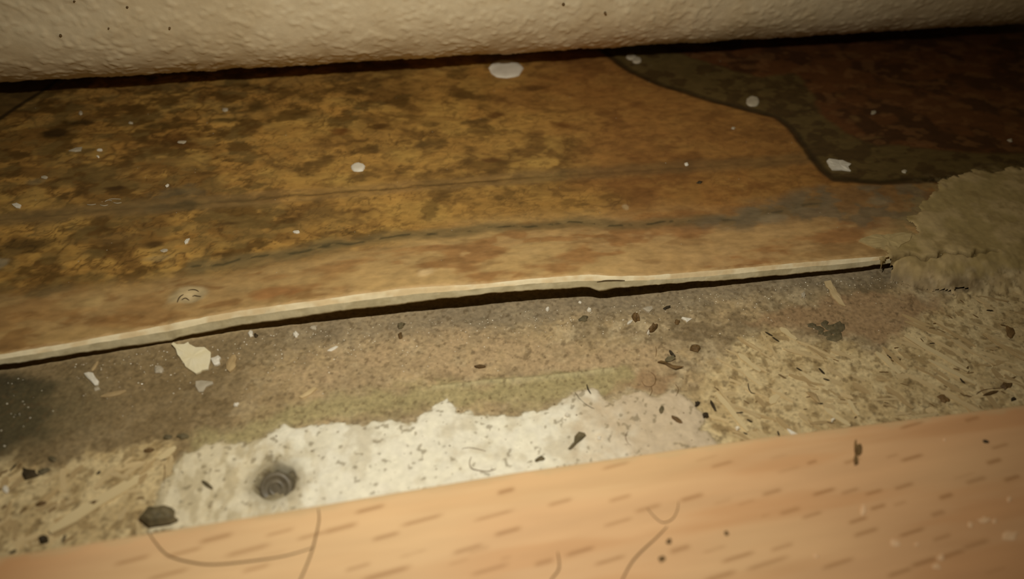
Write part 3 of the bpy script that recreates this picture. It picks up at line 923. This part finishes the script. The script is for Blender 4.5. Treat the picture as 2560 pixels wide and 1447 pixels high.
lump('bark_chip', 1460, 797, 24, 13, B, M_dark, 'dark chip on the grey board below the step in the vinyl edge', 'chip', ang=-15, tall=.4)
lump('paint_crumb', 1472, 777, 11, 12, B, M_white, 'white crumb above a dark chip under the vinyl step', 'crumb', tall=.5)
lump('paint_crumb', 1368, 775, 10, 12, B, M_white, 'white crumb under the widest part of the gap', 'crumb', tall=.5)
lump('paint_crumb', 1450, 757, 9, 6, B, M_white, 'small pale crumb close below the vinyl step', 'crumb', tall=.3)
flake('wood_sliver', blob_px(1200, 918, 28, 7, 2, 8, .12, 1, .2), B, .3, M_brown, 'short brown stick lying level on the tan board', 'sliver')
# torn leaf
leaf = bpy.data.objects.new('torn_scrap', None)
lc = B(1670, 902)
leaf.location = Vector(lc * MM)
link(leaf)
leaf.empty_display_size = .002
tag(leaf, 'torn dark scrap with a black tip on the board near the red stain', 'scrap')
_p = leaf
for k, (ol, th, mt) in enumerate([([(1662, 900), (1668, 894), (1682, 892), (1688, 899), (1676, 905), (1664, 906)], .15, M_dark), ([(1643, 908), (1652, 904), (1664, 906), (1676, 912), (1690, 920), (1708, 922), (1688, 926), (1672, 918), (1658, 909)], .15, M_brown),
                                  ([(1672, 879), (1677, 880), (1684, 888), (1688, 894), (1682, 892), (1675, 886)], .25, M_black)]):
    o = flake(('scrap_piece', 'scrap_rib', 'scrap_tip')[k], ol, B, th, mt, parent=_p, curl=.15, up=.05)
    o.location = o.location - leaf.location
# dark tar clot on the chips
tar = bpy.data.objects.new('tar_clot', None)
tcn = B(2072, 826)
tar.location = Vector(tcn * MM)
link(tar)
tar.empty_display_size = .002
tag(tar, 'broken clot of dark grey tar on the bare wood chips', 'tar')
for px, py, w, h, a in ((2031, 815, 26, 12, 15), (2048, 822, 30, 14, 30), (2062, 811, 20, 22, 35), (2076, 818, 24, 16, 10), (2100, 817, 26, 26, -30), (2088, 830, 40, 14, 0), (2070, 834, 24, 14, 0), (2082, 846, 40, 14, 10), (2096, 838, 22, 22, 10), (2052, 832, 18, 10, 0)):
    o = lump('tar_piece', px, py, w, h, B, M_dark, parent=tar, ang=a, tall=.22, seed=int(px))
    o.location = o.location - tar.location
lump('stone_fragment', 403, 1292, 0, 0, B, M_dark, 'dark grey stone fragment lying against the beech plank', 'stone', tall=1.3,
     pts=[(352, 1300), (362, 1285), (374, 1273), (392, 1272), (412, 1266), (432, 1272), (439, 1282), (438, 1299), (450, 1304), (430, 1312), (400, 1318), (374, 1322)])
lump('stone_fragment', 1443, 1105, 0, 0, B, M_dark, 'slim dark grey chip on the pale filler', 'stone', tall=.35,
     pts=[(1419, 1123), (1427, 1113), (1434, 1108), (1436, 1092), (1447, 1080), (1462, 1083), (1466, 1089), (1455, 1100), (1443, 1110), (1432, 1122), (1424, 1127)])
lump('stone_fragment', 1350, 1148, 26, 12, B, M_dark, 'little dark crumb in a white hollow of the filler', 'stone', ang=-20, tall=.35)
lump('dirt_crumb', 75, 1187, 44, 26, B, M_black, 'black dirt crumb on the chips below the black stain', 'crumb', ang=10, tall=.6)
lump('dirt_crumb', 112, 1178, 36, 12, B, M_dark, 'elongated dark crumb beside the black dirt crumb', 'crumb', ang=-20, tall=.4)
lump('dirt_crumb', 131, 1148, 18, 16, B, M_dark, 'small dark crumb above the elongated one', 'crumb', tall=.4)
lump('dirt_crumb', 110, 1350, 22, 20, B, M_black, 'round black crumb on the chips near the plank edge', 'crumb', tall=.6)
lump('dirt_crumb', 457, 1091, 28, 14, B, M_dark, 'dark crumb at the upper tip of the filler', 'crumb', tall=.4)
lump('dirt_crumb', 420, 1094, 22, 14, B, M_dark, 'dull dark crumb left of the filler tip', 'crumb', tall=.35)
flake('wood_sliver', blob_px(518, 1213, 34, 9, 35, 8, .1, 1, .1), B, .3, M_dark, 'short dark stick embedded in the filler near the screw', 'sliver')
flake('wood_sliver', blob_px(372, 1127, 28, 10, -8, 8, .1, 1, .1), B, .25, M_brown, 'short brown stick at the rim of the filler', 'sliver')
flake('wood_sliver', blob_px(238, 1258, 42, 11, -22, 8, .1, 1, .2), B, .2, M_brown, 'brown stick under the long straw strand', 'sliver')
flake('wood_sliver', blob_px(103, 1260, 30, 10, -15, 8, .1, 1, .2), B, .2, M_brown, 'brown stick on the chips left of the long straw strand', 'sliver')
flake('paint_flake', blob_px(16, 1224, 16, 20, 10, 7, .2, 1), B, .2, M_white, 'white paint flake on the chips beyond the black crumb', 'paint flake')
flake('paint_flake', [(1966, 1073), (1975, 1076), (1988, 1084), (2000, 1089), (1990, 1091), (1978, 1089)], B, .2, M_white, 'white paint flake on the chips against the plank edge', 'paint flake')
lump('paint_crumb', 1843, 1073, 10, 9, B, M_spark, 'shiny white grain on the chips by the plank', 'crumb', tall=.5)
lump('paint_crumb', 2081, 1052, 10, 8, B, M_spark, 'glinting grain beside a dark bark chip by the plank', 'crumb', tall=.5)
lump('bark_chip', 2090, 1068, 40, 14, B, M_stain, 'dull bark chip against the plank edge', 'chip', ang=8, tall=.3)
lump('dirt_crumb', 1764, 1039, 15, 14, B, M_black, 'square black crumb where the filler meets the chips', 'crumb', tall=.5)
lump('dirt_crumb', 1742, 1011, 11, 16, B, M_black, 'slim black crumb above the square one', 'crumb', ang=20, tall=.4)
flake('wood_sliver', blob_px(1782, 1015, 30, 6, 62, 8, .1, 1, .1), B, .25, M_black, 'bent black sliver beside the slim black crumb', 'sliver')
flake('wood_sliver', blob_px(1692, 1050, 34, 9, 32, 8, .1, 1, .1), B, .25, M_brown, 'brown sliver on the fading end of the filler', 'sliver')
flake('wood_sliver', blob_px(1654, 1025, 12, 20, 10, 8, .1, 1, .1), B, .2, M_dark, 'upright dark chip on the fading end of the filler', 'sliver')
lump('paint_crumb', 1497, 1097, 12, 9, B, M_white, 'white grain right of the slim dark grey chip', 'crumb', tall=.4)
lump('paint_crumb', 1417, 1039, 10, 9, B, M_white, 'white grain above the slim dark grey chip', 'crumb', tall=.4)
lump('bark_chip', 2502, 1000, 0, 0, B, M_brown, 'dark bark chip half under a bent hair', 'chip', tall=.35, pts=blob_px(2475, 984, 40, 9, -16, 8, .1, 1, .2))
lump('bark_chip', 2515, 965, 26, 18, B, M_brown, 'blunt dark bark chip above the bent hair', 'chip', tall=.4)
lump('bark_chip', 2532, 999, 14, 10, B, M_black, 'small black chip at the plank edge', 'chip', tall=.4)
lump('bark_chip', 2358, 998, 30, 16, B, M_brown, 'brown bark chip among the bare wood chips', 'chip', ang=25, tall=.4)
lump('bark_chip', 2035, 993, 40, 14, B, M_stain, 'long bark chip among the bare wood chips', 'chip', ang=35, tall=.35)
lump('bark_chip', 2525, 830, 20, 34, B, M_brown, 'upright dark bark chip below the mortar crust', 'chip', ang=-20, tall=.35)
lump('paint_crumb', 2270, 690, 0, 0, B, M_grpaint, 'pale lumpy crumb under the end of the vinyl edge', 'crumb', tall=.4,
     pts=[(2258, 676), (2276, 674), (2284, 686), (2297, 686), (2296, 694), (2284, 698), (2276, 712), (2264, 706), (2260, 692)])
flake('wood_sliver', [(2060, 705), (2076, 702), (2088, 722), (2100, 740), (2113, 768), (2098, 762), (2080, 742)], B, .15, M_straw, 'pale yellowish sliver on the board under the vinyl edge', 'sliver')
lump('paint_crumb', 2008, 738, 12, 16, B, M_grpaint, 'oval pale crumb beside the yellowish sliver', 'crumb', tall=.35)

# paint drops and flakes on the vinyl
drop('paint_drop', 1265, 174, 85, 44, VN, M_white, 'largest round drop of dried white paint on the vinyl near the wall', height=.45)
drop('paint_drop', 895, 419, 37, 22, VN, M_white, 'small round drop of dried white paint in the middle of the vinyl', height=.4)
drop('paint_drop', 1882, 254, 34, 26, VN, M_grpaint, 'grey round paint drop on the dark octagon line', height=.35)
drop('paint_drop', 1578, 143, 26, 14, VN, M_grpaint, 'greyish paint drop under the wall at the octagon border', height=.3)
drop('paint_drop', 1592, 151, 24, 16, VN, M_grpaint, 'greyish paint drop overlapping another at the octagon border', height=.3)
flake('paint_flake', [(2066, 404), (2072, 399), (2086, 401), (2106, 403), (2127, 412), (2119, 419), (2126, 429), (2105, 426), (2080, 426), (2072, 416)], VN, .25, M_white, 'jagged white paint flake at the corner of the octagon border', 'paint flake', rough=.1)
flake('paint_flake', [(172, 378), (190, 371), (206, 369), (203, 378), (188, 380)], VN, .15, M_grpaint, 'flat pale flake on the dark marbled vinyl', 'paint flake')
flake('paint_flake', blob_px(250, 376, 14, 6, 0, 7), VN, .15, M_white, 'small pale flake beside the flat pale flake', 'paint flake')
flake('paint_flake', blob_px(245, 392, 8, 5, 20, 6), VN, .15, M_spark, 'tiny white grain below two pale flakes', 'paint flake')
flake('paint_flake', blob_px(112, 444, 16, 8, 0, 7), VN, .15, M_grpaint, 'pale oval flake on the dark marbled vinyl', 'paint flake')
flake('paint_flake', [(30, 511), (42, 508), (54, 514), (50, 522), (40, 520)], VN, .15, M_white, 'cream flake above the printed tile joint', 'paint flake')
flake('paint_flake', [(461, 606), (466, 599), (475, 598), (470, 608), (463, 611)], VN, .2, M_white, 'square white flake between the two printed joints', 'paint flake')
flake('paint_flake', blob_px(741, 581, 18, 7, 0, 8, .08), VN, .2, M_white, 'tiny flat white flake above the grey vein', 'paint flake')
flake('paint_flake', blob_px(412, 627, 20, 7, -6, 7, .2), VN, .12, M_grpaint, 'dull pale flake on a smeared patch of vinyl', 'paint flake')
flake('paint_flake', blob_px(418, 465, 10, 6, -20, 6, .2), VN, .15, M_white, 'tiny white flake on a dark vein of the vinyl', 'paint flake')
lump('paint_crumb', 1716, 412, 11, 8, VN, M_white, 'round white crumb on the brown vinyl by the printed joint', 'crumb', tall=.35)
lump('dirt_crumb', 1749, 457, 14, 7, VN, M_black, 'dark crumb on the vinyl below the round white crumb', 'crumb', tall=.25)
lump('paint_crumb', 2260, 430, 12, 8, VN, M_grpaint, 'pale crumb on the olive octagon border', 'crumb', tall=.3)
lump('paint_crumb', 2183, 283, 14, 9, VN, M_grpaint, 'pale crumb on the dark octagon tile', 'crumb', tall=.3)
lump('paint_crumb', 2524, 352, 12, 9, VN, M_grpaint, 'grey crumb at the far side of the dark octagon tile', 'crumb', tall=.3)
lump('paint_crumb', 1833, 321, 9, 6, VN, M_grpaint, 'faint crumb on the vinyl below the octagon line', 'crumb', tall=.25)
lump('paint_crumb', 562, 275, 16, 9, VN, M_grpaint, 'greyish crumb on the upper marbled vinyl', 'crumb', tall=.25)
lump('paint_crumb', 202, 284, 9, 10, VN, M_grpaint, 'grey crumb on a dark blotch of the vinyl', 'crumb', tall=.3)
lump('paint_crumb', 328, 308, 12, 6, VN, M_grpaint, 'flat grey crumb on the marbled vinyl', 'crumb', tall=.2)
lump('paint_crumb', 454, 356, 24, 8, VN, M_grpaint, 'smeared grey crumb on a brown blotch', 'crumb', tall=.12)
# pale scratches
scr = bpy.data.objects.new('scuff_mark', None)
sc0 = VN(265, 506)
scr.location = Vector(sc0 * MM)
link(scr)
scr.empty_display_size = .002
tag(scr, 'set of pale curled scratch burrs on the vinyl above the printed joint', 'scratch')
for pl in ([(217, 511), (228, 512), (240, 510)], [(250, 512), (260, 514), (270, 512)], [(262, 504), (270, 500), (280, 502)], [(283, 506), (293, 508), (304, 506)], [(272, 498), (286, 497), (302, 498)]):
    o = tube('burr', [VN(a, b, .05) for a, b in pl], .08, M_grpaint, scr)
    o.location = o.location - scr.location

# things on the plank
fib = bpy.data.objects.new('bark_fragment', None)
f0 = PL(2143, 1122)
fib.location = Vector(f0 * MM)
link(fib)
fib.empty_display_size = .002
tag(fib, 'upright brown bark fragment with a thin stalk on the beech plank', 'bark')
for nm, ol, mt in (('bark_body', [(2140, 1114), (2150, 1111), (2154, 1118), (2153, 1132), (2147, 1140), (2141, 1136)], M_brown), ('bark_stalk', [(2136, 1104), (2139, 1100), (2140, 1118), (2139, 1136), (2143, 1146), (2144, 1160), (2136, 1164), (2133, 1150), (2137, 1136)], M_brown)):
    o = flake(nm, ol, PL, .2, mt, parent=fib, up=.02)
    o.location = o.location - fib.location
flake('dirt_crumb', [(2456, 1102), (2462, 1101), (2471, 1105), (2470, 1108), (2460, 1107)], PL, .2, M_black, 'tiny black crumb on the beech plank', 'crumb')
for px, py, w, h, lb in ((2425, 1312, 13, 14, 'round white dust grain near others on the reddish beech'), (2350, 1394, 20, 16, 'upper white grain of a pair low on the plank'), (2342, 1417, 20, 15, 'lower white grain of a pair low on the plank'),
                         (2040, 1390, 15, 13, 'single white grain between two dark dashes of the plank'), (2157, 1274, 16, 24, 'pale upright smudge of dust on the plank'),
                         (2522, 1338, 46, 26, 'widest pale smudge of dust on the plank'), (2485, 1302, 14, 12, 'pale dust grain above the widest smudge'), (2460, 1300, 30, 14, 'faint smudge of dust beside a grain on the plank'),
                         (2237, 1357, 24, 18, 'faint round smudge of dust on the lower plank'), (2291, 1361, 13, 11, 'faint dust grain beyond the round smudge'), (2362, 1100, 8, 8, 'pale grain on the plank left of the black crumb'),
                         (2522, 1248, 12, 14, 'pale grain near the far end of the plank')):
    lump('dust_grain', px, py, w, h, PL, M_dust, lb, 'dust', tall=.10)
for px, py, w, h, lb in ((1672, 1354, 15, 14, 'dark round speck beside the long hair on the plank'), (1655, 1398, 16, 15, 'darker round speck low on the plank'), (1816, 1333, 12, 12, 'grey round speck in the middle of the plank')):
    lump('dirt_crumb', px, py, w, h, PL, M_brown, lb, 'crumb', tall=.15)

# hairs
HR = .075
for nm, pts, fn, lb, r in (
        ('hair', [(796, 1272), (798, 1300), (790, 1340), (776, 1390), (752, 1447), (730, 1490)], PL, 'straight dark hair lying across the beech plank', .10),
        ('hair', [(372, 1330), (386, 1352), (420, 1388), (480, 1406), (540, 1411), (640, 1401), (720, 1388), (786, 1368)], PL, 'long curved hair sagging below the stone fragment on the plank', .085),
        ('hair', [(1618, 1270), (1634, 1290), (1656, 1306), (1680, 1298), (1693, 1275), (1696, 1254)], PL, 'looped hair on the upper plank', .06),
        ('hair', [(1668, 1316), (1640, 1345), (1605, 1377), (1580, 1405), (1560, 1440), (1545, 1475)], PL, 'slanting hair below the looped hair on the plank', .085),
        ('hair', [(1394, 1380), (1398, 1405), (1396, 1425), (1380, 1447), (1368, 1470)], PL, 'short bent hair low on the plank', .085),
        ('hair', [(1178, 1142), (1174, 1156), (1178, 1170), (1196, 1176), (1220, 1178), (1240, 1172)], B, 'hair bent into a hook on the white filler', .06),
        ('hair', [(1155, 1122), (1170, 1119), (1192, 1122), (1215, 1128)], B, 'thin straight hair above the hooked hair on the filler', .045),
        ('hair', [(1437, 980), (1452, 1000), (1470, 1014), (1486, 1022)], B, 'thin hair beside the black bristle on the filler rim', .04),
        ('bristle', [(1467, 962), (1470, 973), (1477, 985)], B, 'stout black bristle standing out at the filler rim', .10),
        ('hair', [(1626, 930), (1637, 940), (1638, 956), (1628, 966), (1612, 964), (1604, 952)], B, 'curled hair on the red stained board', .05),
        ('hair', [(1628, 966), (1630, 978), (1624, 990)], B, 'short hair tail below the curled hair', .05),
        ('hair', [(1639, 866), (1641, 878), (1639, 892)], B, 'short upright hair above the torn scrap', .05),
        ('hair', [(1570, 1078), (1564, 1090), (1568, 1105), (1582, 1118)], B, 'faint hooked hair on the fading filler', .045),
        ('hair', [(1688, 960), (1696, 974), (1690, 990)], B, 'fine hair right of the curled one', .05),
        ('hair', [(2440, 986), (2456, 976), (2490, 971), (2522, 970)], B, 'bent hair on the chips over a dark bark chip', .06),
        ('hair', [(1870, 958), (1872, 972), (1878, 982), (1888, 984)], B, 'short black hair on the bare chips', .08),
        ('hair', [(1228, 744), (1238, 740), (1244, 732)], lambda a, b: at(a, b, 1.2) if b > 738 else at(a, b, 2.2), 'pale fibre hanging in the gap under the vinyl', .06),
        ('hair', [(402, 1165), (408, 1140), (412, 1170), (410, 1210)], B, 'dark hair along the rim of the filler patch', .05)):
    o = tube(nm, [fn(a, b) + np.array([0, 0, r * .6]) for a, b in pts], r, M_hair if 'black' not in lb else M_black)
    tag(o, lb, 'hair' if nm == 'hair' else 'bristle')

# ------------------------------------------------------------------ screw sunk in the filler
scw = bpy.data.objects.new('screw', None)
s0 = np.array([SCREW[0], SCREW[1], -1.25])
scw.location = Vector(s0 * MM)
link(scw)
scw.empty_display_size = .002
tag(scw, 'dull grey screw head sunk in a hollow of the white filler', 'screw')


def lathe(name, prof_, mat, parent, n=28, rot=None):
    V, Fc = [], []
    for r_, z in prof_:
        for k in range(n):
            w = 2 * math.pi * k / n
            V.append((r_ * math.cos(w), r_ * math.sin(w), z))
    for i in range(len(prof_) - 1):
        for k in range(n):
            k2 = (k + 1) % n
            Fc.append((i * n + k, i * n + k2, (i + 1) * n + k2, (i + 1) * n + k))
    o = obj(name, mesh_from(name, V, Fc, mat), parent)
    if rot:
        o.rotation_euler = rot
    return o


tl = Euler((math.radians(40), math.radians(-14), 0))
lathe('screw_head', [(1.9, -.5), (1.95, .35), (1.85, .55), (1.55, .62), (1.35, .45), (1.1, .30), (.95, .34), (.0001, .36)], M_metal, scw, rot=tl)
lathe('drive_recess', [(.95, .36), (.9, .46), (.7, .46), (.6, .37), (.45, .37)], M_metal, scw, rot=tl)

# ------------------------------------------------------------------ mortar crust over the end of the vinyl edge
cr_poly = W([(2320, 500), (2360, 462), (2430, 440), (2560, 424), (2900, 392), (2900, 640), (2560, 652), (2460, 660), (2420, 664), (2370, 646), (2335, 646), (2300, 660), (2262, 660), (2245, 645), (2232, 628), (2275, 606), (2280, 585), (2270, 560)], 2.2)
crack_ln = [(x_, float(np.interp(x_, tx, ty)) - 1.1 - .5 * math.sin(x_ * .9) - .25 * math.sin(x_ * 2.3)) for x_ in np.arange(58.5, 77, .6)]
xs, ys = np.arange(50, 125, .2), np.arange(-18, 30, .2)
GX, GY = [a.ravel() for a in np.meshgrid(xs, ys, indexing='ij')]
wx, wy = GX + (fbm(GX, GY, 2.5, 121) - .5) * 2.0, GY + (fbm(GX, GY, 2.5, 122) - .5) * 2.0
cv = sm(.5, -.9, sdf(wx, wy, cr_poly))
ye = np.interp(GX, tx, ty)
wide = 1.2 + 6.5 * sm(57, 68, GX)                                  # the mortar heaps up against the end of the edge and slopes off
ragy = (fbm(GX, GY, 2.6, 127, 4) - .5) * (1 + .35 * wide)
low = sm(-1.6 - wide, -.8 - wide * .45, GY - ye + ragy)
cv = np.maximum(cv, sm(57.0, 58.8, wx + (fbm(GX, GY, 1.6, 128) - .5) * 4) * low * sm(4, 2, GY - ye))
edge_k = sm(-1.3 - wide, -.9, GY - ye + ragy * .25)
base = sub_z(GX, GY) * (1 - edge_k) + (np.maximum(vin_z(GX, np.maximum(GY, ye)), T + .3) + .1) * edge_k
lum = fbm(GX, GY, 4.0, 123, 4)
zz = base + cv * (.30 + .28 * (lum - .5)) * (.3 + .7 * edge_k) - .05
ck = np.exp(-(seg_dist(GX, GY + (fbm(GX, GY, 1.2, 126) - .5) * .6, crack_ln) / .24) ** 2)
zz -= .9 * ck + .30 * sm(.5, .2, cv) * sm(.5, .1, edge_k)
ct = mix(np.broadcast_to(lin((172, 150, 100)), GX.shape + (3,)), lin((190, 166, 118)), sm(.35, .7, lum))
ct = mix(ct, lin((152, 130, 84)), sm(.55, .85, fbm(GX, GY, 2.2, 124, 4)) * .6)
ct = mix(ct, paint_sub(GX, GY), sm(.85, .25, edge_k + (fbm(GX, GY, 2.0, 129, 4) - .5) * .5) * .95)
ct = mix(ct, lin((84, 66, 36)), ck * .8)                     # shade inside the groove, painted into the crack's colour
q = grid_faces(len(xs), len(ys), cv > .2)
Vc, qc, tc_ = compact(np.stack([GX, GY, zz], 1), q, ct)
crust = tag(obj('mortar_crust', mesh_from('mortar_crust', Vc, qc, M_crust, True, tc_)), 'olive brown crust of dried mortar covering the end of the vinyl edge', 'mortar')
o = flake('mortar_shard', [(2146, 604), (2180, 590), (2216, 588), (2250, 586), (2276, 590), (2272, 606), (2250, 616), (2236, 630), (2212, 626), (2180, 618)], VN, .3, M_crust, None, curl=.03, parent=crust)
a_ = o.data.attributes.new('tint', 'FLOAT_COLOR', 'POINT')
a_.data.foreach_set('color', np.tile(np.append(lin((184, 162, 114)), 1).astype(np.float32), len(o.data.vertices)))
o['label'] = 'flat pointed shard at the edge of the crust'
lump('mortar_lump', 2500, 625, 0, 0, lambda a, b: at(a, b, 1.8), M_grpaint if False else M_stain, 'smooth greyish mortar lump at the outer end of the crust', 'mortar', tall=.7,
     pts=[(2446, 630), (2452, 612), (2480, 606), (2600, 596), (2640, 596), (2640, 640), (2560, 640), (2490, 640)])

# ------------------------------------------------------------------ wood strands of the bare board (parts of the floor)
def strand_mesh(k):
    r = random.Random(200 + k)
    n = 5
    top, bot = [], []
    for i in range(n + 1):
        u = -.5 + i / n
        w = (.5 if 0 < i < n else .22) * r.uniform(.7, 1.1)
        s = r.uniform(-.12, .12)
        top += [(u, w + s, 1), (u, -w + s, 1)]
        bot += [(u, w + s, -1), (u, -w + s, -1)]
    V = top + bot
    m = len(top)
    Fc = []
    for i in range(n):
        a = 2 * i
        Fc += [(a, a + 1, a + 3, a + 2), (m + a, a, a + 2, m + a + 2), (a + 1, m + a + 1, m + a + 3, a + 3)]
    Fc += [(0, m, m + 1, 1), (m - 2, m - 1, 2 * m - 1, 2 * m - 2)]
    return np.array(V), Fc


def strand_data(k, mat, nm):
    V, Fc = strand_mesh(k)
    me = mesh_from(nm, V / MM * MM, Fc, mat, False)
    return me


ST = [strand_data(k, (M_straw, M_straw, M_stain)[k % 3], 'wood_strand') for k in range(9)]
M_pale = noise_mat('pale_straw', (206, 184, 138), (220, 200, 156), 500, 0.8, 0.02)
PS = [strand_data(40 + k, M_pale, 'wood_strand') for k in range(4)]
BK = [strand_data(20 + k, (M_fleck, M_fleck, M_brown, M_black)[k % 4], 'bark_fleck') for k in range(4)]


def lay(nm, me, x, y, ln, wd_, ang, tall, up=0.0):
    o = bpy.data.objects.new(nm, me)
    COL.objects.link(o)
    o.parent = floor
    o.location = Vector((x, y, top_h(x, y) + up)) * MM
    o.scale = (ln, wd_, tall)
    o.rotation_euler = (rnd.uniform(-.03, .03), rnd.uniform(-.02, .02), ang)
    return o


def inside(poly, x, y):
    return sdf(np.array([x]), np.array([y]), poly)[0] < -.4


n = 0
while n < 190:
    x, y = rnd.uniform(22, 88), rnd.uniform(-36, -7)
    if not inside(chip_r, x, y):
        continue
    ln = rnd.choice((1.6, 2.2, 3.0, 4.2, 5.5)) * rnd.uniform(.8, 1.2)
    lay('wood_strand', ST[n % 9], x, y, ln, rnd.uniform(.35, .95), math.radians(rnd.gauss(-42, 24)), .045, .0)
    n += 1
n = 0
while n < 70:
    x, y = rnd.uniform(-82, -44), rnd.uniform(-36, -17)
    if not inside(chip_l, x, y):
        continue
    ln = rnd.choice((1.6, 2.4, 3.4)) * rnd.uniform(.8, 1.2)
    lay('wood_strand', ST[n % 9], x, y, ln, rnd.uniform(.4, 1.0), math.radians(rnd.gauss(50, 35)), .045, .0)
    n += 1
for (x0, y0, x1, y1, w, k) in ((125, 1330, 400, 1160, 1.5, 0), (400, 1150, 440, 1120, 1.0, 1), (2260, 840, 2420, 930, .9, 1), (1790, 980, 1870, 1080, .8, 0), (2060, 1020, 2125, 1065, .9, 3), (1845, 885, 1900, 930, .9, 2), (1925, 1010, 1955, 975, 1.0, 2),
                            (2190, 880, 2250, 935, .9, 0), (2320, 900, 2440, 960, .8, 1), (2120, 1000, 2145, 1040, .8, 3), (1950, 820, 1990, 850, 1.0, 2), (1860, 930, 1905, 965, .8, 3), (2000, 930, 2070, 975, .7, 1)):
    a, b = B(x0, y0), B(x1, y1)
    lay('wood_strand', PS[k], (a[0] + b[0]) / 2, (a[1] + b[1]) / 2, float(np.hypot(*(b - a)[:2])), w, math.atan2(b[1] - a[1], b[0] - a[0]), .07 if x0 > 1000 else .12, .04 if x0 > 1000 else .12)
n = 0
while n < 85:
    x, y = rnd.uniform(20, 85), rnd.uniform(-34, -8)
    if not inside(chip_r, x, y):
        continue
    lay('bark_fleck', BK[n % 4], x, y, rnd.uniform(.5, 1.3), rnd.uniform(.14, .34), math.radians(rnd.gauss(-30, 30)), .04, .02)
    n += 1
n = 0
while n < 25:
    x, y = rnd.uniform(-82, -44), rnd.uniform(-36, -17)
    if not inside(chip_l, x, y):
        continue
    lay('bark_fleck', BK[n % 4], x, y, rnd.uniform(.5, 1.3), rnd.uniform(.2, .4), math.radians(rnd.gauss(30, 25)), .04, .02)
    n += 1


# ------------------------------------------------------------------ grit nobody could count
def scatter(name, spots, mat, label, smin, smax, flat=.6, tag_kind='stuff'):
    V, Fc = [], []
    for (x, y, z) in spots:
        s = rnd.uniform(smin, smax)
        b = len(V)
        k = 5
        a0 = rnd.uniform(0, 6.28)
        el = rnd.uniform(.5, 1)
        for i in range(k):
            w = a0 + 2 * math.pi * i / k
            V.append((x + s * math.cos(w) * rnd.uniform(.7, 1.2), y + s * el * math.sin(w) * rnd.uniform(.7, 1.2), z - .02))
        V.append((x + rnd.uniform(-.3, .3) * s, y, z + s * flat * rnd.uniform(.7, 1.4)))
        Fc += [(b + i, b + (i + 1) % k, b + k) for i in range(k)]
    o = obj(name, mesh_from(name, V, Fc, mat, False))
    return tag(o, label, 'grit', kind=tag_kind)


sp = []
while len(sp) < 620:
    x = rnd.uniform(-60, 62)
    y = -3.8 - abs(rnd.gauss(0, 4.2))
    if y > float(np.interp(x, tx, by_)) - .4 or y < -26:
        continue
    sp.append((x, y, top_h(x, y)))
scatter('pale_grit', sp, M_spark, 'pale glinting grit sprinkled over the grey board below the vinyl edge', .04, .14)
sp = []
while len(sp) < 700:
    x, y = rnd.uniform(-75, 75), rnd.uniform(-35, -4)
    if y > float(np.interp(x, tx, by_)) - .4:
        continue
    sp.append((x, y, top_h(x, y)))
scatter('dark_grit', sp, M_brown, 'dark brown dust grains scattered over the board and filler', .04, .15, .4)
sp = []
for _ in range(26):
    x, y = rnd.gauss(-66, 3), rnd.gauss(-12, 3)
    sp.append((x, y, top_h(x, y)))
scatter('tar_glints', sp, M_spark, 'pale glinting grains on the black stained board', .05, .16)
sp = []
for _ in range(70):
    x, y = rnd.uniform(-85, 70), rnd.uniform(2, 60)
    sp.append((x, y, float(vin_z(np.array([x]), np.array([y]))[0])))
scatter('vinyl_dust', sp, M_grpaint, 'fine pale dust grains scattered on the marbled vinyl', .05, .15, .4)

# dark specks on the wall
for px, py, w in ((1513, 33, 9), (1408, 10, 10), (424, 70, 7), (318, 17, 8), (152, 88, 8), (186, 2, 7), (272, 70, 5)):
    p = at_y(px, py, YW)
    V, Q = [], []
    for k in range(8):
        a = 2 * math.pi * k / 8
        V.append((w * .03 * math.cos(a) * rnd.uniform(.8, 1.2), 0, w * .03 * math.sin(a) * rnd.uniform(.8, 1.2)))
    V = [(v[0], .1, v[2]) for v in V] + [(v[0] * .7, -.32, v[2] * .7) for v in V] + [(0, -.36, 0)]
    Q = [(i, (i + 1) % 8, 8 + (i + 1) % 8, 8 + i) for i in range(8)] + [(8 + i, 8 + (i + 1) % 8, 16) for i in range(8)]
    obj('dirt_speck', mesh_from('dirt_speck', V, Q, M_brown), wall, p)
